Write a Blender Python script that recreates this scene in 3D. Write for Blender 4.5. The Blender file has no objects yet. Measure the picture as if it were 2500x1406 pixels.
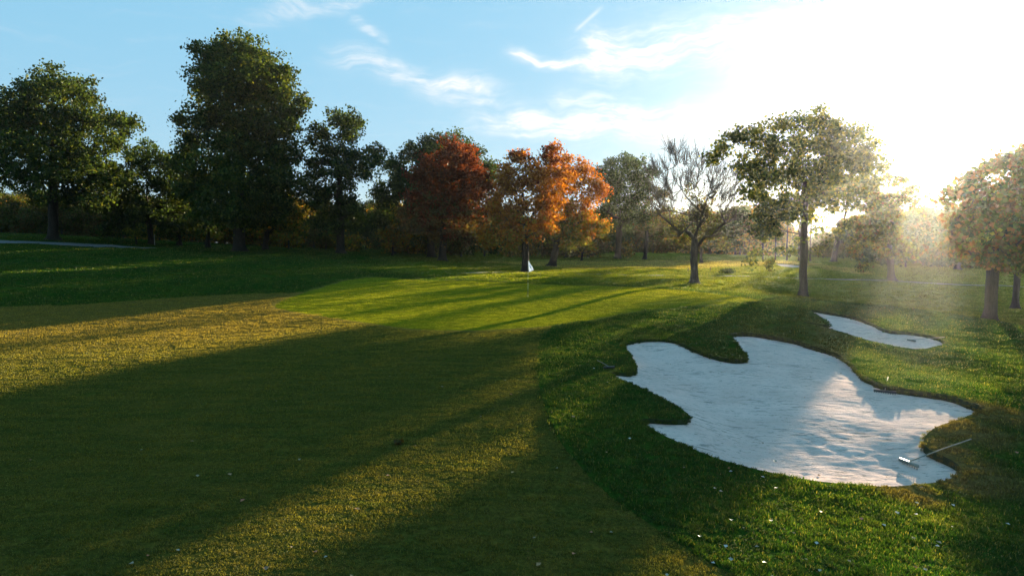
import bpy, math, random, time
import numpy as np
from mathutils import Vector, noise
from mathutils.geometry import delaunay_2d_cdt

random.seed(7)
rng = np.random.default_rng(7)
scene = bpy.context.scene

# ------------------------------------------------------------------ camera, sky, sun, exposure
CAM = np.array([0.0, 0.0, 3.5])
F = 1660.0                                   # focal length in photo pixels (photo 2500 wide)
PITCH = math.atan((703 - 580) / F)           # looking a little below the horizon
cam_data = bpy.data.cameras.new('camera')
cam_data.sensor_width = 36.0
cam_data.lens = 36.0 * F / 2500.0
cam_data.clip_end = 6000
cam = bpy.data.objects.new('camera', cam_data)
scene.collection.objects.link(cam)
cam.location = CAM
cam.rotation_euler = (math.pi / 2 - PITCH, 0, 0)
scene.camera = cam

SUN_AZ, SUN_EL = math.radians(31.5), math.radians(5.6)
SUN_DIR = Vector((math.sin(SUN_AZ) * math.cos(SUN_EL), math.cos(SUN_AZ) * math.cos(SUN_EL), math.sin(SUN_EL)))

scene.view_settings.view_transform = 'Standard'
scene.view_settings.look = 'None'
scene.view_settings.gamma = 1
scene.view_settings.use_curve_mapping = False
scene.view_settings.exposure = 2.6
scene.cycles.max_bounces = 6
scene.cycles.diffuse_bounces = 2
scene.cycles.glossy_bounces = 2
scene.cycles.transmission_bounces = 4
scene.cycles.transparent_max_bounces = 6
scene.cycles.volume_bounces = 0
scene.cycles.use_denoising = True
scene.cycles.sample_clamp_indirect = 4

sun_data = bpy.data.lights.new('sun', 'SUN')
sun_data.energy = 5.0
sun_data.angle = math.radians(0.55)
sun_data.color = (1.0, 0.84, 0.58)
sun = bpy.data.objects.new('sun', sun_data)
scene.collection.objects.link(sun)
sun.rotation_euler = SUN_DIR.to_track_quat('Z', 'Y').to_euler()
sun.location = (40, 60, 30)


class NT:
    """tiny helper for building node trees"""
    def __init__(self, tree):
        self.t = tree
        tree.nodes.clear()

    def n(self, typ, **kw):
        nd = self.t.nodes.new(typ)
        for k, v in kw.items():
            setattr(nd, k, v)
        return nd

    def link(self, a, b):
        self.t.links.new(a, b)

    def put(self, sock, v):
        if isinstance(v, bpy.types.NodeSocket):
            self.link(v, sock)
        elif isinstance(v, (tuple, list)) and len(v) == 3 and sock.type == 'RGBA':
            sock.default_value = (*v, 1)
        else:
            sock.default_value = v

    def math(self, op, a, b=None, c=None, clamp=False):
        nd = self.n('ShaderNodeMath', operation=op, use_clamp=clamp)
        self.put(nd.inputs[0], a)
        if b is not None:
            self.put(nd.inputs[1], b)
        if c is not None:
            self.put(nd.inputs[2], c)
        return nd.outputs[0]

    def vmath(self, op, a, b=None, out=0):
        nd = self.n('ShaderNodeVectorMath', operation=op)
        self.put(nd.inputs[0], a)
        if b is not None:
            self.put(nd.inputs[1], b)
        return nd.outputs[out]

    def mix(self, f, a, b, blend='MIX'):
        nd = self.n('ShaderNodeMix', data_type='RGBA', blend_type=blend)
        self.put(nd.inputs[0], f)
        self.put(nd.inputs[6], a)
        self.put(nd.inputs[7], b)
        return nd.outputs[2]

    def noise(self, vec, scale, detail=3, rough=.55, out=0, dist=0.0):
        nd = self.n('ShaderNodeTexNoise')
        if vec is not None:
            self.link(vec, nd.inputs['Vector'])
        nd.inputs['Scale'].default_value = scale
        nd.inputs['Detail'].default_value = detail
        nd.inputs['Roughness'].default_value = rough
        nd.inputs['Distortion'].default_value = dist
        return nd.outputs[out]

    def ramp(self, f, lo, hi):
        nd = self.n('ShaderNodeMapRange')
        nd.interpolation_type = 'SMOOTHSTEP'
        self.put(nd.inputs[0], f)
        nd.inputs[1].default_value = lo
        nd.inputs[2].default_value = hi
        return nd.outputs[0]

    def mapping(self, vec, loc=(0, 0, 0), rot=(0, 0, 0), scale=(1, 1, 1)):
        nd = self.n('ShaderNodeMapping')
        self.link(vec, nd.inputs[0])
        nd.inputs[1].default_value = loc
        nd.inputs[2].default_value = rot
        nd.inputs[3].default_value = scale
        return nd.outputs[0]


world = bpy.data.worlds.new('World')
scene.world = world
world.use_nodes = True
w = NT(world.node_tree)
sky = w.n('ShaderNodeTexSky', sky_type='NISHITA', sun_disc=False)
sky.sun_elevation = SUN_EL
sky.sun_rotation = SUN_AZ
sky.air_density = 1.0
sky.dust_density = 0.6
sky.ozone_density = 2.0
tc = w.n('ShaderNodeTexCoord')
d = w.vmath('NORMALIZE', tc.outputs['Generated'])
sep = w.n('ShaderNodeSeparateXYZ')
w.link(d, sep.inputs[0])
az = w.math('ARCTAN2', sep.outputs[0], sep.outputs[1])
az = w.math('MULTIPLY', az, 57.29578)
el = w.math('MULTIPLY', w.math('ARCSINE', sep.outputs[2]), 57.29578)
# circumsolar aureole: light scattered forward by thin high cloud around the sun
dotn = w.vmath('DOT_PRODUCT', d, tuple(SUN_DIR), out=1)
ang = w.math('MULTIPLY', w.math('ARCCOSINE', w.math('MINIMUM', dotn, 0.99999)), 57.29578)
g1 = w.math('EXPONENT', w.math('MULTIPLY', ang, -1 / 4.5))
g2 = w.math('EXPONENT', w.math('MULTIPLY', w.math('POWER', w.math('DIVIDE', ang, 16.0), 2.0), -1.0))
g3 = w.math('EXPONENT', w.math('MULTIPLY', ang, -1 / 38.0))
# cirrus: drawn out wisps in azimuth / elevation, a few bands plus a thin veil everywhere
comb = w.n('ShaderNodeCombineXYZ')
w.link(az, comb.inputs[0])
w.link(el, comb.inputs[1])
ae = comb.outputs[0]
warp = w.vmath('SUBTRACT', w.noise(ae, .16, 3, .55, out=1), (.5, .5, .5))
warp = w.vmath('MULTIPLY', warp, (7, 3.2, 0))
aew = w.vmath('ADD', ae, warp)


def band(a0, e0, a1, e1, wid, gain, wob=True):
    """a streak of cirrus from one direction to another (degrees)"""
    L = math.hypot(a1 - a0, e1 - e0)
    ux, uy = (a1 - a0) / L, (e1 - e0) / L
    p = w.vmath('SUBTRACT', aew if wob else ae, (a0, e0, 0))
    s = w.vmath('DOT_PRODUCT', p, (ux, uy, 0), out=1)
    t = w.vmath('DOT_PRODUCT', p, (-uy, ux, 0), out=1)
    along = w.math('MULTIPLY', w.ramp(s, -0.12 * L, .2 * L), w.math('SUBTRACT', 1.0, w.ramp(s, .7 * L, 1.15 * L)))
    across = w.math('EXPONENT', w.math('MULTIPLY', w.math('POWER', w.math('ABSOLUTE', w.math('DIVIDE', t, wid)), 2.0), -1))
    return w.math('MULTIPLY', w.math('MULTIPLY', along, across), gain)


def pd(px, py):
    """photo pixel -> azimuth, elevation in degrees"""
    x, y, z = (px - 1250) / F, 1.0, (703 - py) / F
    y2 = y * math.cos(PITCH) + z * math.sin(PITCH)
    z2 = z * math.cos(PITCH) - y * math.sin(PITCH)
    return math.degrees(math.atan2(x, y2)), math.degrees(math.atan2(z2, math.hypot(x, y2)))


bands = [((1400, 130), (2050, 70), 1.6, .7), ((1400, 95), (1700, 130), 1.3, .5), ((820, 130), (1250, 245), .8, .5),
         ((1000, 215), (1250, 240), .9, .3), ((1160, 290), (1950, 305), 1.1, .75), ((1330, 255), (1800, 300), 1.2, .5),
         ((1240, 140), (1500, 165), .45, .55), ((600, 40), (900, -20), .5, .25), ((840, 30), (960, 110), .4, .3),
         ((1180, 290), (1290, 275), .6, .4), ((1780, 190), (2150, 250), 1.5, .6), ((300, -120), (700, -60), 1.3, .5),
         ((-500, 60), (-150, 130), 1.3, .5)]
tot = None
for (p0, p1, wd, g) in bands:
    b = band(*pd(*p0), *pd(*p1), wd, g)
    tot = b if tot is None else w.math('MAXIMUM', tot, b)
trail = band(*pd(1403, 78), *pd(1470, 18), .16, .5, False)
stre = w.noise(w.mapping(aew, rot=(0, 0, .05), scale=(.16, 1.1, 1)), 1.0, 6, .62)
stre2 = w.noise(w.mapping(aew, rot=(0, 0, -.25), scale=(.5, 1.6, 1)), 1.2, 5, .6)
wisp = w.math('MULTIPLY', w.ramp(stre, .28, .72), w.ramp(stre2, .15, .75))
cl = w.math('MULTIPLY', tot, w.math('MULTIPLY_ADD', wisp, 2.7, .22))
veil = w.math('MULTIPLY', w.ramp(stre, .5, .9), .16)
cl = w.math('ADD', w.math('MAXIMUM', cl, trail), veil, clamp=True)
gm = w.n('ShaderNodeGamma')
w.link(sky.outputs[0], gm.inputs[0])
gm.inputs[1].default_value = .5
# high thin haze evens the sky out and keeps the low sky pale blue
pale = w.mix(w.math('EXPONENT', w.math('MULTIPLY', w.math('ABSOLUTE', el), -1 / 9.0)), (.33, 1.0, 1.42), (.92, 1.22, 1.38))
skyc = w.mix(.77, w.mix(1.0, gm.outputs[0], (.55, .72, .95), 'MULTIPLY'), pale)
def scl(col, f):
    nd = w.n('ShaderNodeVectorMath', operation='SCALE')
    nd.inputs[0].default_value = col
    w.put(nd.inputs[3], f)
    return nd.outputs[0]
glow = w.vmath('ADD', scl((5.0, 4.8, 4.3), g1), scl((.22, .19, .14), g2))
glow = w.vmath('ADD', glow, scl((.26, .18, .10), g3))
skyc = w.vmath('ADD', skyc, glow)
cloudcol = w.vmath('ADD', scl((1.36, 1.44, 1.52), 1.0), scl((.9, .8, .7), g3))
skyc = w.mix(w.math('MULTIPLY', cl, 1.0), skyc, cloudcol)
bg = w.n('ShaderNodeBackground')
bg.inputs[1].default_value = 0.10
w.link(skyc, bg.inputs[0])
wo = w.n('ShaderNodeOutputWorld')
w.link(bg.outputs[0], wo.inputs[0])

# ------------------------------------------------------------------ helpers
coll = scene.collection


def ray(px, py):
    x, y, z = (px - 1250) / F, 1.0, (703 - py) / F
    v = np.array([x, y * math.cos(PITCH) + z * math.sin(PITCH), z * math.cos(PITCH) - y * math.sin(PITCH)])
    return v / v[1]


def at(px, py, Y):
    return CAM + ray(px, py) * Y


def mesh_np(name, verts, faces, mats=(), smooth=False):
    """verts (n,3); faces (m,k) numpy of equal size k, or a list"""
    me = bpy.data.meshes.new(name)
    verts = np.asarray(verts, dtype=np.float32)
    faces = np.asarray(faces, dtype=np.int32)
    k = faces.shape[1]
    me.vertices.add(len(verts))
    me.vertices.foreach_set('co', verts.ravel())
    me.loops.add(faces.size)
    me.loops.foreach_set('vertex_index', faces.ravel())
    me.polygons.add(len(faces))
    me.polygons.foreach_set('loop_start', np.arange(0, faces.size, k, dtype=np.int32))
    me.polygons.foreach_set('loop_total', np.full(len(faces), k, dtype=np.int32))
    if smooth:
        me.polygons.foreach_set('use_smooth', np.ones(len(faces), dtype=bool))
    for m in mats:
        me.materials.append(m)
    me.update(calc_edges=True)
    me.validate()
    return me


def obj(name, me, parent=None, loc=None, kind=None, label=None, cat=None, group=None):
    o = bpy.data.objects.new(name, me)
    coll.objects.link(o)
    if parent is not None:
        o.parent = parent
    if loc is not None:
        o.location = loc
    for k, v in (('kind', kind), ('label', label), ('category', cat), ('group', group)):
        if v:
            o[k] = v
    return o


def thing(name, label, cat, loc=(0, 0, 0), group=None):
    return obj(name, None, None, loc, None, label, cat, group)


def add_attr(me, name, vals, typ='FLOAT', domain='POINT'):
    a = me.attributes.new(name, typ, domain)
    a.data.foreach_set('value' if typ == 'FLOAT' or typ == 'INT' else ('color' if typ == 'FLOAT_COLOR' else 'vector'),
                       np.asarray(vals, dtype=np.float32 if typ != 'INT' else np.int32).ravel())


def material(name):
    m = bpy.data.materials.new(name)
    m.use_nodes = True
    return m, NT(m.node_tree)


# ------------------------------------------------------------------ terrain height
ctrl = []
def P(px, py, Y):
    ctrl.append(tuple(at(px, py, Y)))
def Wp(x, y, z):
    ctrl.append((x, y, z))

for a in [(-8, 6, 0), (8, 6, -.42), (0, 0, 0), (-20, 10, .1), (22, 8, -1.1), (-30, 25, .15), (-8, 15, 0), (0, 20, .05),
          (0, -20, 0), (-25, -15, .3), (25, -15, -1), (-60, 30, .9), (60, 20, -2.2), (-95, 80, 5.0), (-60, 115, 3.0),
          (-20, 125, 1.2), (20, 125, .45), (70, 110, -1.2), (90, 60, -2.6), (-60, 55, 1.9), (-100, 10, 1.5), (100, -10, -2.5),
          (60, 135, -.6), (100, 140, -2.2), (-110, 150, 3.5)]:
    Wp(*a)
for a in [(1100, 807, 25.6), (672, 742, 34.8), (760, 770, 30), (920, 676, 50), (860, 683, 47), (1040, 683, 50), (1290, 690, 50), (1700, 712, 42),
          (1870, 733, 36), (1290, 722, 39), (1000, 740, 35), (1500, 730, 36), (1450, 775, 29.5),
          (1283, 663, 66), (1348, 648, 79), (1695, 688, 51), (1508, 630, 105), (1080, 635, 82), (1000, 628, 90), (832, 618, 82),
          (585, 608, 78), (400, 603, 80), (130, 583, 78), (0, 577, 80), (0, 753, 33), (0, 650, 52), (300, 650, 54), (640, 646, 57),
          (560, 668, 50), (700, 690, 44), (500, 700, 41), (250, 700, 41),
          (1975, 757, 32), (2145, 803, 27.5), (2310, 838, 25), (2180, 845, 24.5), (1960, 728, 48), (2500, 985, 16), (2450, 860, 25), (2340, 860, 23.3),
          (2415, 780, 42), (2500, 690, 70), (2176, 683, 62), (2000, 655, 86), (1850, 640, 100), (2250, 760, 36),
          (1525, 843, 22), (1780, 815, 24.5), (2070, 870, 21), (2190, 945, 17), (2400, 1005, 15), (2255, 1090, 12.8),
          (2345, 1150, 11.8), (2180, 1198, 11), (1780, 1160, 11), (1565, 1038, 13), (1680, 1035, 13.2), (1490, 908, 18),
          (1820, 877, 20.3), (2500, 1200, 11), (2500, 1406, 8), (1950, 800, 27), (2200, 900, 20.5), (1400, 860, 21), (1300, 1200, 9.4)]:
    P(*a)
ctrl = np.array(ctrl)


def tps_fit(c, smooth=0.02):
    n = len(c)
    S = 30.0
    xy = c[:, :2] / S
    r = np.linalg.norm(xy[:, None] - xy[None], axis=2)
    K = np.where(r > 0, r * r * np.log(np.maximum(r, 1e-9)), 0) + np.eye(n) * smooth * .05
    Pm = np.hstack([np.ones((n, 1)), xy])
    A = np.block([[K, Pm], [Pm.T, np.zeros((3, 3))]])
    s = np.linalg.solve(A, np.concatenate([c[:, 2], np.zeros(3)]))
    return xy, s, S


TXY, TS, TSC = tps_fit(ctrl)


def base_z(x, y):
    """smooth terrain without bunkers"""
    q = np.stack([np.ravel(x), np.ravel(y)], 1) / TSC
    out = np.empty(len(q))
    for i in range(0, len(q), 20000):
        qq = q[i:i + 20000]
        r = np.linalg.norm(qq[:, None] - TXY[None], axis=2)
        K = np.where(r > 0, r * r * np.log(np.maximum(r, 1e-9)), 0)
        out[i:i + 20000] = K @ TS[:-3] + TS[-3] + qq @ TS[-2:]
    R = np.linalg.norm(q * TSC, axis=1)
    far = np.clip((R - 150) / 120, 0, 1)
    far = far * far * (3 - 2 * far)
    out = out * (1 - far) + far * (-2.0)
    return out.reshape(np.shape(x))


def hit(px, py, z_extra=0.0):
    """where the photo ray through a pixel meets the terrain"""
    r = ray(px, py)
    Y = np.concatenate([np.arange(5, 60, .15), np.arange(60, 220, .5)])
    pts = CAM[None] + r[None] * Y[:, None]
    dz = pts[:, 2] - base_z(pts[:, 0], pts[:, 1]) - z_extra
    k = np.where(dz < 0)[0]
    if len(k) == 0:
        return pts[-1]
    i = k[0]
    if i == 0:
        return pts[0]
    t = dz[i - 1] / (dz[i - 1] - dz[i])
    return pts[i - 1] * (1 - t) + pts[i] * t


def spline(pts, closed=True, step=.18):
    """Catmull-Rom through world xy points, resampled"""
    P_ = np.asarray(pts)[:, :2]
    n = len(P_)
    out = []
    for i in range(n if closed else n - 1):
        p0 = P_[(i - 1) % n] if closed or i > 0 else P_[i]
        p1, p2 = P_[i], P_[(i + 1) % n]
        p3 = P_[(i + 2) % n] if closed or i + 2 < n else p2
        k = max(1, int(np.linalg.norm(p2 - p1) / step))
        for j in range(k):
            t = j / k
            out.append(.5 * ((2 * p1) + (-p0 + p2) * t + (2 * p0 - 5 * p1 + 4 * p2 - p3) * t * t + (-p0 + 3 * p1 - 3 * p2 + p3) * t ** 3))
    if not closed:
        out.append(P_[-1])
    return np.array(out)


def outline(pix, step=.18):
    return spline([hit(*p) for p in pix], True, step)


zb = [(285, 325), (340, 308), (430, 300), (520, 303), (600, 320), (680, 355), (760, 385), (830, 403), (890, 408), (940, 402), (962, 390),
      (950, 365), (920, 330), (885, 290), (862, 265), (880, 255), (950, 250), (1050, 258), (1150, 270), (1260, 290), (1360, 325), (1450, 360),
      (1510, 390), (1550, 425), (1590, 470), (1640, 510), (1720, 545), (1800, 560), (1900, 572), (2000, 585), (2100, 605), (2170, 630),
      (2230, 650), (2270, 670), (2300, 695), (2240, 710), (2150, 745), (2060, 780), (1990, 810), (1950, 850), (1945, 890), (1980, 925),
      (2040, 955), (2100, 985), (2150, 1020), (2140, 1050), (2090, 1085), (2000, 1110), (1900, 1125), (1780, 1135), (1650, 1130), (1450, 1120),
      (1300, 1105), (1150, 1075), (1000, 1045), (850, 1005), (720, 955), (600, 900), (490, 850), (410, 800), (372, 765), (400, 758), (470, 762),
      (560, 770), (620, 768), (640, 755), (635, 735), (600, 710), (520, 660), (430, 615), (340, 570), (260, 530), (210, 505), (192, 485),
      (240, 483), (300, 488), (335, 480), (342, 455), (325, 410), (295, 355)]
B1 = outline([(1400 + x * .44, 700 + y * .44) for x, y in zb], .15)
B2 = outline([(1976, 756), (2010, 760), (2050, 766), (2090, 776), (2118, 788), (2145, 802), (2175, 810), (2210, 813), (2250, 818), (2285, 826), (2305, 835),
              (2300, 842), (2257, 852), (2215, 849), (2170, 841), (2130, 832), (2080, 818), (2030, 804), (1990, 794), (1950, 785), (1975, 788), (2005, 794), (2022, 796),
              (2023, 789), (2008, 776), (1990, 764)], .25)
GREEN = outline([(672, 743), (700, 728), (745, 710), (795, 695), (850, 683), (915, 676), (975, 679), (1050, 684), (1150, 684), (1290, 691),
                 (1430, 696), (1560, 702), (1700, 712), (1800, 723), (1878, 734), (1780, 741), (1660, 748), (1560, 758), (1450, 776), (1340, 796),
                 (1240, 803), (1130, 807), (1000, 803), (900, 789), (800, 775), (720, 762), (680, 753)], .5)
B3 = outline([(1893, 646), (1915, 643), (1960, 647), (1960, 651), (1925, 651)], .6)      # far greenside sand


def wxy(px, py):
    return hit(px, py)[:2]


fw = [wxy(*p) for p in [(-500, 790), (-250, 768), (0, 754), (200, 744), (400, 728), (560, 718), (700, 711), (760, 712), (900, 740), (1200, 760), (1340, 790), (1318, 830), (1311, 880),
                        (1318, 950), (1345, 1040), (1400, 1130), (1490, 1215), (1600, 1290), (1760, 1390)]]
fw += [np.array(p) for p in [(4.5, 4.5), (5, 0), (3, -12), (-40, -14), (-60, 10)]]
FAIR = spline(fw, True, .5)
FAR_FAIR = spline([wxy(*p) for p in [(1180, 640), (1400, 655), (1560, 656), (1700, 655), (1830, 650), (1900, 644), (1990, 652), (2090, 668), (2120, 662), (1960, 640), (1840, 637.5), (1600, 636.5), (1380, 636)]], True, 1.0)
cp = [wxy(*p) for p in [(1120, 666), (1250, 666.5), (1400, 668), (1550, 670), (1700, 672.5), (1850, 675.5), (2000, 679.5), (2130, 684), (2250, 690), (2380, 697), (2520, 703)]]
cl_ = spline(cp, False, 1.0)
tn = np.gradient(cl_, axis=0)
tn /= np.linalg.norm(tn, axis=1)[:, None]
nn = np.stack([-tn[:, 1], tn[:, 0]], 1)
PATH = np.concatenate([cl_ + nn * .3, (cl_ - nn * .3)[::-1]])
LPATH = spline([wxy(*p) for p in [(-60, 585.5), (60, 589), (180, 593), (300, 600), (400, 607), (330, 607), (220, 603.5), (100, 597), (-60, 590.5)]], True, 1.0)


def inside(p, poly):
    x, y = p[:, 0], p[:, 1]
    r = np.zeros(len(p), bool)
    a, b = poly, np.roll(poly, -1, 0)
    lo, hi_ = poly.min(0) - .01, poly.max(0) + .01
    m = (x > lo[0]) & (x < hi_[0]) & (y > lo[1]) & (y < hi_[1])
    if not m.any():
        return r
    xm, ym = x[m], y[m]
    rr = np.zeros(len(xm), bool)
    for (x0, y0), (x1, y1) in zip(a, b):
        if y0 == y1:
            continue
        c = (y0 > ym) != (y1 > ym)
        rr ^= c & (xm < (x1 - x0) * (ym - y0) / (y1 - y0) + x0)
    r[m] = rr
    return r


def dist(p, poly, reach=6.0):
    """unsigned distance to a closed outline, capped at reach"""
    out = np.full(len(p), reach)
    lo, hi_ = poly.min(0) - reach, poly.max(0) + reach
    m = np.where((p[:, 0] > lo[0]) & (p[:, 0] < hi_[0]) & (p[:, 1] > lo[1]) & (p[:, 1] < hi_[1]))[0]
    a = poly
    ab = np.roll(poly, -1, 0) - a
    L2 = np.maximum((ab ** 2).sum(1), 1e-12)
    for i in range(0, len(m), 8000):
        q = p[m[i:i + 8000]]
        ap = q[:, None] - a[None]
        t = np.clip((ap * ab[None]).sum(2) / L2, 0, 1)
        dd = np.sqrt(((ap - ab[None] * t[..., None]) ** 2).sum(2)).min(1)
        out[m[i:i + 8000]] = np.minimum(dd, reach)
    return out


def nz(p, s, amp, seed=0.0):
    return np.array([noise.noise(Vector((x * s + seed, y * s - seed, seed))) for x, y in p]) * amp


def ground_z(p):
    z = base_z(p[:, 0], p[:, 1])
    R = np.linalg.norm(p, axis=1)
    d1, d2 = dist(p, B1), dist(p, B2)
    z = z + .04 * np.exp(-(d1 / .6) ** 2) + .04 * np.exp(-(d2 / .6) ** 2)       # rolled bunker rim
    near = R < 130
    q = p[near]
    g = inside(q, GREEN)
    f = inside(q, FAIR)
    amp = np.where(g, 0.12, np.where(f, .45, 1.0))
    add = (nz(q, .12, .16, 3.1) + nz(q, .35, .07, 9.2) + nz(q, 1.1, .03, 5.5)) * amp
    # long swells of the putting surface and its surroundings
    add += nz(np.stack([q[:, 0] * .8 + q[:, 1] * .3, q[:, 1]], 1), .11, .22, 31.0) * np.exp(-((q[:, 1] - 42) / 16) ** 2) * (np.abs(q[:, 0]) < 60) * .7
    z[near] += add
    return z


def sm(v, a, b):
    t = np.clip((v - a) / (b - a), 0, 1)
    return t * t * (3 - 2 * t)


def sand_z(p, poly, lip, depth, sc):
    dd = dist(p, poly, 12.0)
    z = ground_z(p)
    z = z - .04 * np.exp(-(dd / .6) ** 2)
    wq = sm(p[:, 0], 3.4, 6.0) * sm(dd, .1, 1.2) * (p[:, 1] < 19)
    z = z * (1 - wq) + base_z(p[:, 0], p[:, 1]) * wq
    return z - lip - depth * (1 - np.exp(-dd / sc)) * (1 - .84 * sm(p[:, 0], 3.8, 7.0)) - .06 * sm(p[:, 0], 5, 8) + nz(p, .7, .025, 1.5) + nz(p, 2.2, .007, 4.0) + nz(p * np.array([1.0, 2.2]), 3.6, .008, 6.0)


# ------------------------------------------------------------------ one triangulation for the whole ground
pts = []
r = 4.0
while r < 175:
    n = 400
    a = np.linspace(-.98, .98, n) + rng.random(n) * .001
    jit = r * (1 + (rng.random(n) - .5) * .006)
    pts.append(np.stack([jit * np.sin(a), jit * np.cos(a)], 1))
    r *= 1.0135
a = np.linspace(0, 2 * math.pi, 61)[:-1]
for r in (1.5, 3):
    pts.append(np.stack([r * np.sin(a), r * np.cos(a)], 1))
a2 = np.linspace(.99, 2 * math.pi - .99, 70)
r = 4.0
while r < 175:
    pts.append(np.stack([r * np.sin(a2), r * np.cos(a2)], 1))
    r *= 1.12
for r in (185, 210, 250, 320, 420, 550, 700):
    pts.append(np.stack([r * np.sin(a), r * np.cos(a)], 1))
for poly, st in ((B1, .075), (B2, .14)):
    lo, hi_ = poly.min(0), poly.max(0)
    gx, gy = np.meshgrid(np.arange(lo[0], hi_[0], st), np.arange(lo[1], hi_[1], st))
    q = np.stack([gx.ravel(), gy.ravel()], 1) + rng.random((gx.size, 2)) * st * .4
    q = q[inside(q, poly)]
    pts.append(q)
pts = np.concatenate(pts)
coords = [Vector(p) for p in pts]
edges = []
for poly in (B1, B2, B3, GREEN, FAIR, FAR_FAIR, PATH, LPATH):
    s = len(coords)
    coords += [Vector(p) for p in poly]
    edges += [(s + i, s + (i + 1) % len(poly)) for i in range(len(poly))]
res = delaunay_2d_cdt(coords, edges, [], 0, 1e-5, False)
V2 = np.array([(v.x, v.y) for v in res[0]])
T = np.array([f for f in res[2] if len(f) == 3], dtype=np.int32)
A_ = V2[T]
area = (A_[:, 1, 0] - A_[:, 0, 0]) * (A_[:, 2, 1] - A_[:, 0, 1]) - (A_[:, 2, 0] - A_[:, 0, 0]) * (A_[:, 1, 1] - A_[:, 0, 1])
T[area < 0] = T[area < 0][:, ::-1]
C = V2[T].mean(1)
reg = np.zeros(len(T), int)
reg[inside(C, FAIR)] = 1
reg[inside(C, FAR_FAIR)] = 2
reg[inside(C, PATH)] = 7
reg[inside(C, LPATH)] = 8
reg[inside(C, GREEN)] = 3
reg[inside(C, B1)] = 4
reg[inside(C, B2)] = 5
reg[inside(C, B3)] = 6
GZ = ground_z(V2)

# ------------------------------------------------------------------ ground materials
def pos(nt):
    return nt.n('ShaderNodeNewGeometry').outputs['Position']


def grass_colour(nt, zone):
    """world-space colour of the turf, shared by the soil sheet and the blades"""
    p = pos(nt)
    big = nt.noise(p, .22, 4, .6)
    mid = nt.noise(p, 1.3, 4, .62)
    stretch = nt.noise(nt.mapping(p, rot=(0, 0, .35), scale=(.5, 2.2, 1)), 1.6, 4, .6)
    fine = nt.noise(p, 14, 3, .6)
    if zone == 'rough':
        c = nt.mix(nt.ramp(big, .35, .65), (.022, .058, .009), (.040, .072, .010))
        c = nt.mix(nt.math('MULTIPLY', nt.ramp(mid, .52, .72), .6), c, (.095, .105, .016))
        # lighter, yellower cut of turf beyond the putting green
        sx = nt.n('ShaderNodeSeparateXYZ'); nt.link(p, sx.inputs[0])
        lm = nt.math('MULTIPLY', nt.ramp(nt.math('ADD', sx.outputs[1], nt.math('MULTIPLY', sx.outputs[0], .45)), 47, 56), nt.ramp(sx.outputs[0], -17, -6))
        c = nt.mix(nt.math('MULTIPLY', lm, .9), c, nt.mix(nt.ramp(mid, .3, .7), (.105, .140, .012), (.160, .165, .016)))
        # dry, worn turf beside the bunker mouths
        dry = None
        for (x, y, rr) in DRY:
            q = nt.vmath('MULTIPLY', nt.vmath('SUBTRACT', p, (x, y, 0)), (1, 1, 0))
            dd = nt.math('SUBTRACT', 1.0, nt.math('DIVIDE', nt.vmath('LENGTH', q, out=1), rr), clamp=True)
            dry = dd if dry is None else nt.math('MAXIMUM', dry, dd)
        dm = nt.ramp(nt.math('MULTIPLY', dry, nt.math('MULTIPLY_ADD', mid, 1.6, .4)), .1, .75)
        c = nt.mix(nt.math('MULTIPLY', dm, .85), c, (.120, .085, .030))
    elif zone == 'fairway':
        c = nt.mix(nt.ramp(stretch, .3, .7), (.052, .058, .013), (.100, .080, .017))
        c = nt.mix(nt.math('MULTIPLY', nt.ramp(big, .52, .72), .6), c, (.13, .092, .020))
        c = nt.mix(nt.math('MULTIPLY', nt.ramp(mid, .56, .75), .5), c, (.035, .065, .012))
        # dry golden end of the fairway on the left
        sx = nt.n('ShaderNodeSeparateXYZ'); nt.link(p, sx.inputs[0])
        lm = nt.math('MULTIPLY', nt.ramp(sx.outputs[1], 17, 27), nt.math('SUBTRACT', 1.0, nt.ramp(sx.outputs[0], -11, -4)))
        c = nt.mix(nt.math('MULTIPLY', lm, nt.math('MULTIPLY_ADD', stretch, .5, .4)), c, (.165, .105, .026))
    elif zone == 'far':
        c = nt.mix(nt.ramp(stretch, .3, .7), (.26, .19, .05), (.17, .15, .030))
    else:
        c = nt.mix(nt.ramp(stretch, .35, .65), (.125, .140, .009), (.165, .155, .010))
        c = nt.mix(nt.math('MULTIPLY', nt.ramp(mid, .5, .8), .3), c, (.17, .135, .014))
    return c, fine


h1 = hit(2420, 1010); h2 = hit(2340, 1050); h3 = hit(2360, 1170); h4 = hit(2220, 1215)
DRY = [(h1[0], h1[1], 1.6), (h2[0], h2[1], 1.5), (h3[0], h3[1], 1.3), (h4[0], h4[1], .8), (hit(2290, 1100)[0], hit(2290, 1100)[1], .9)]


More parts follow.
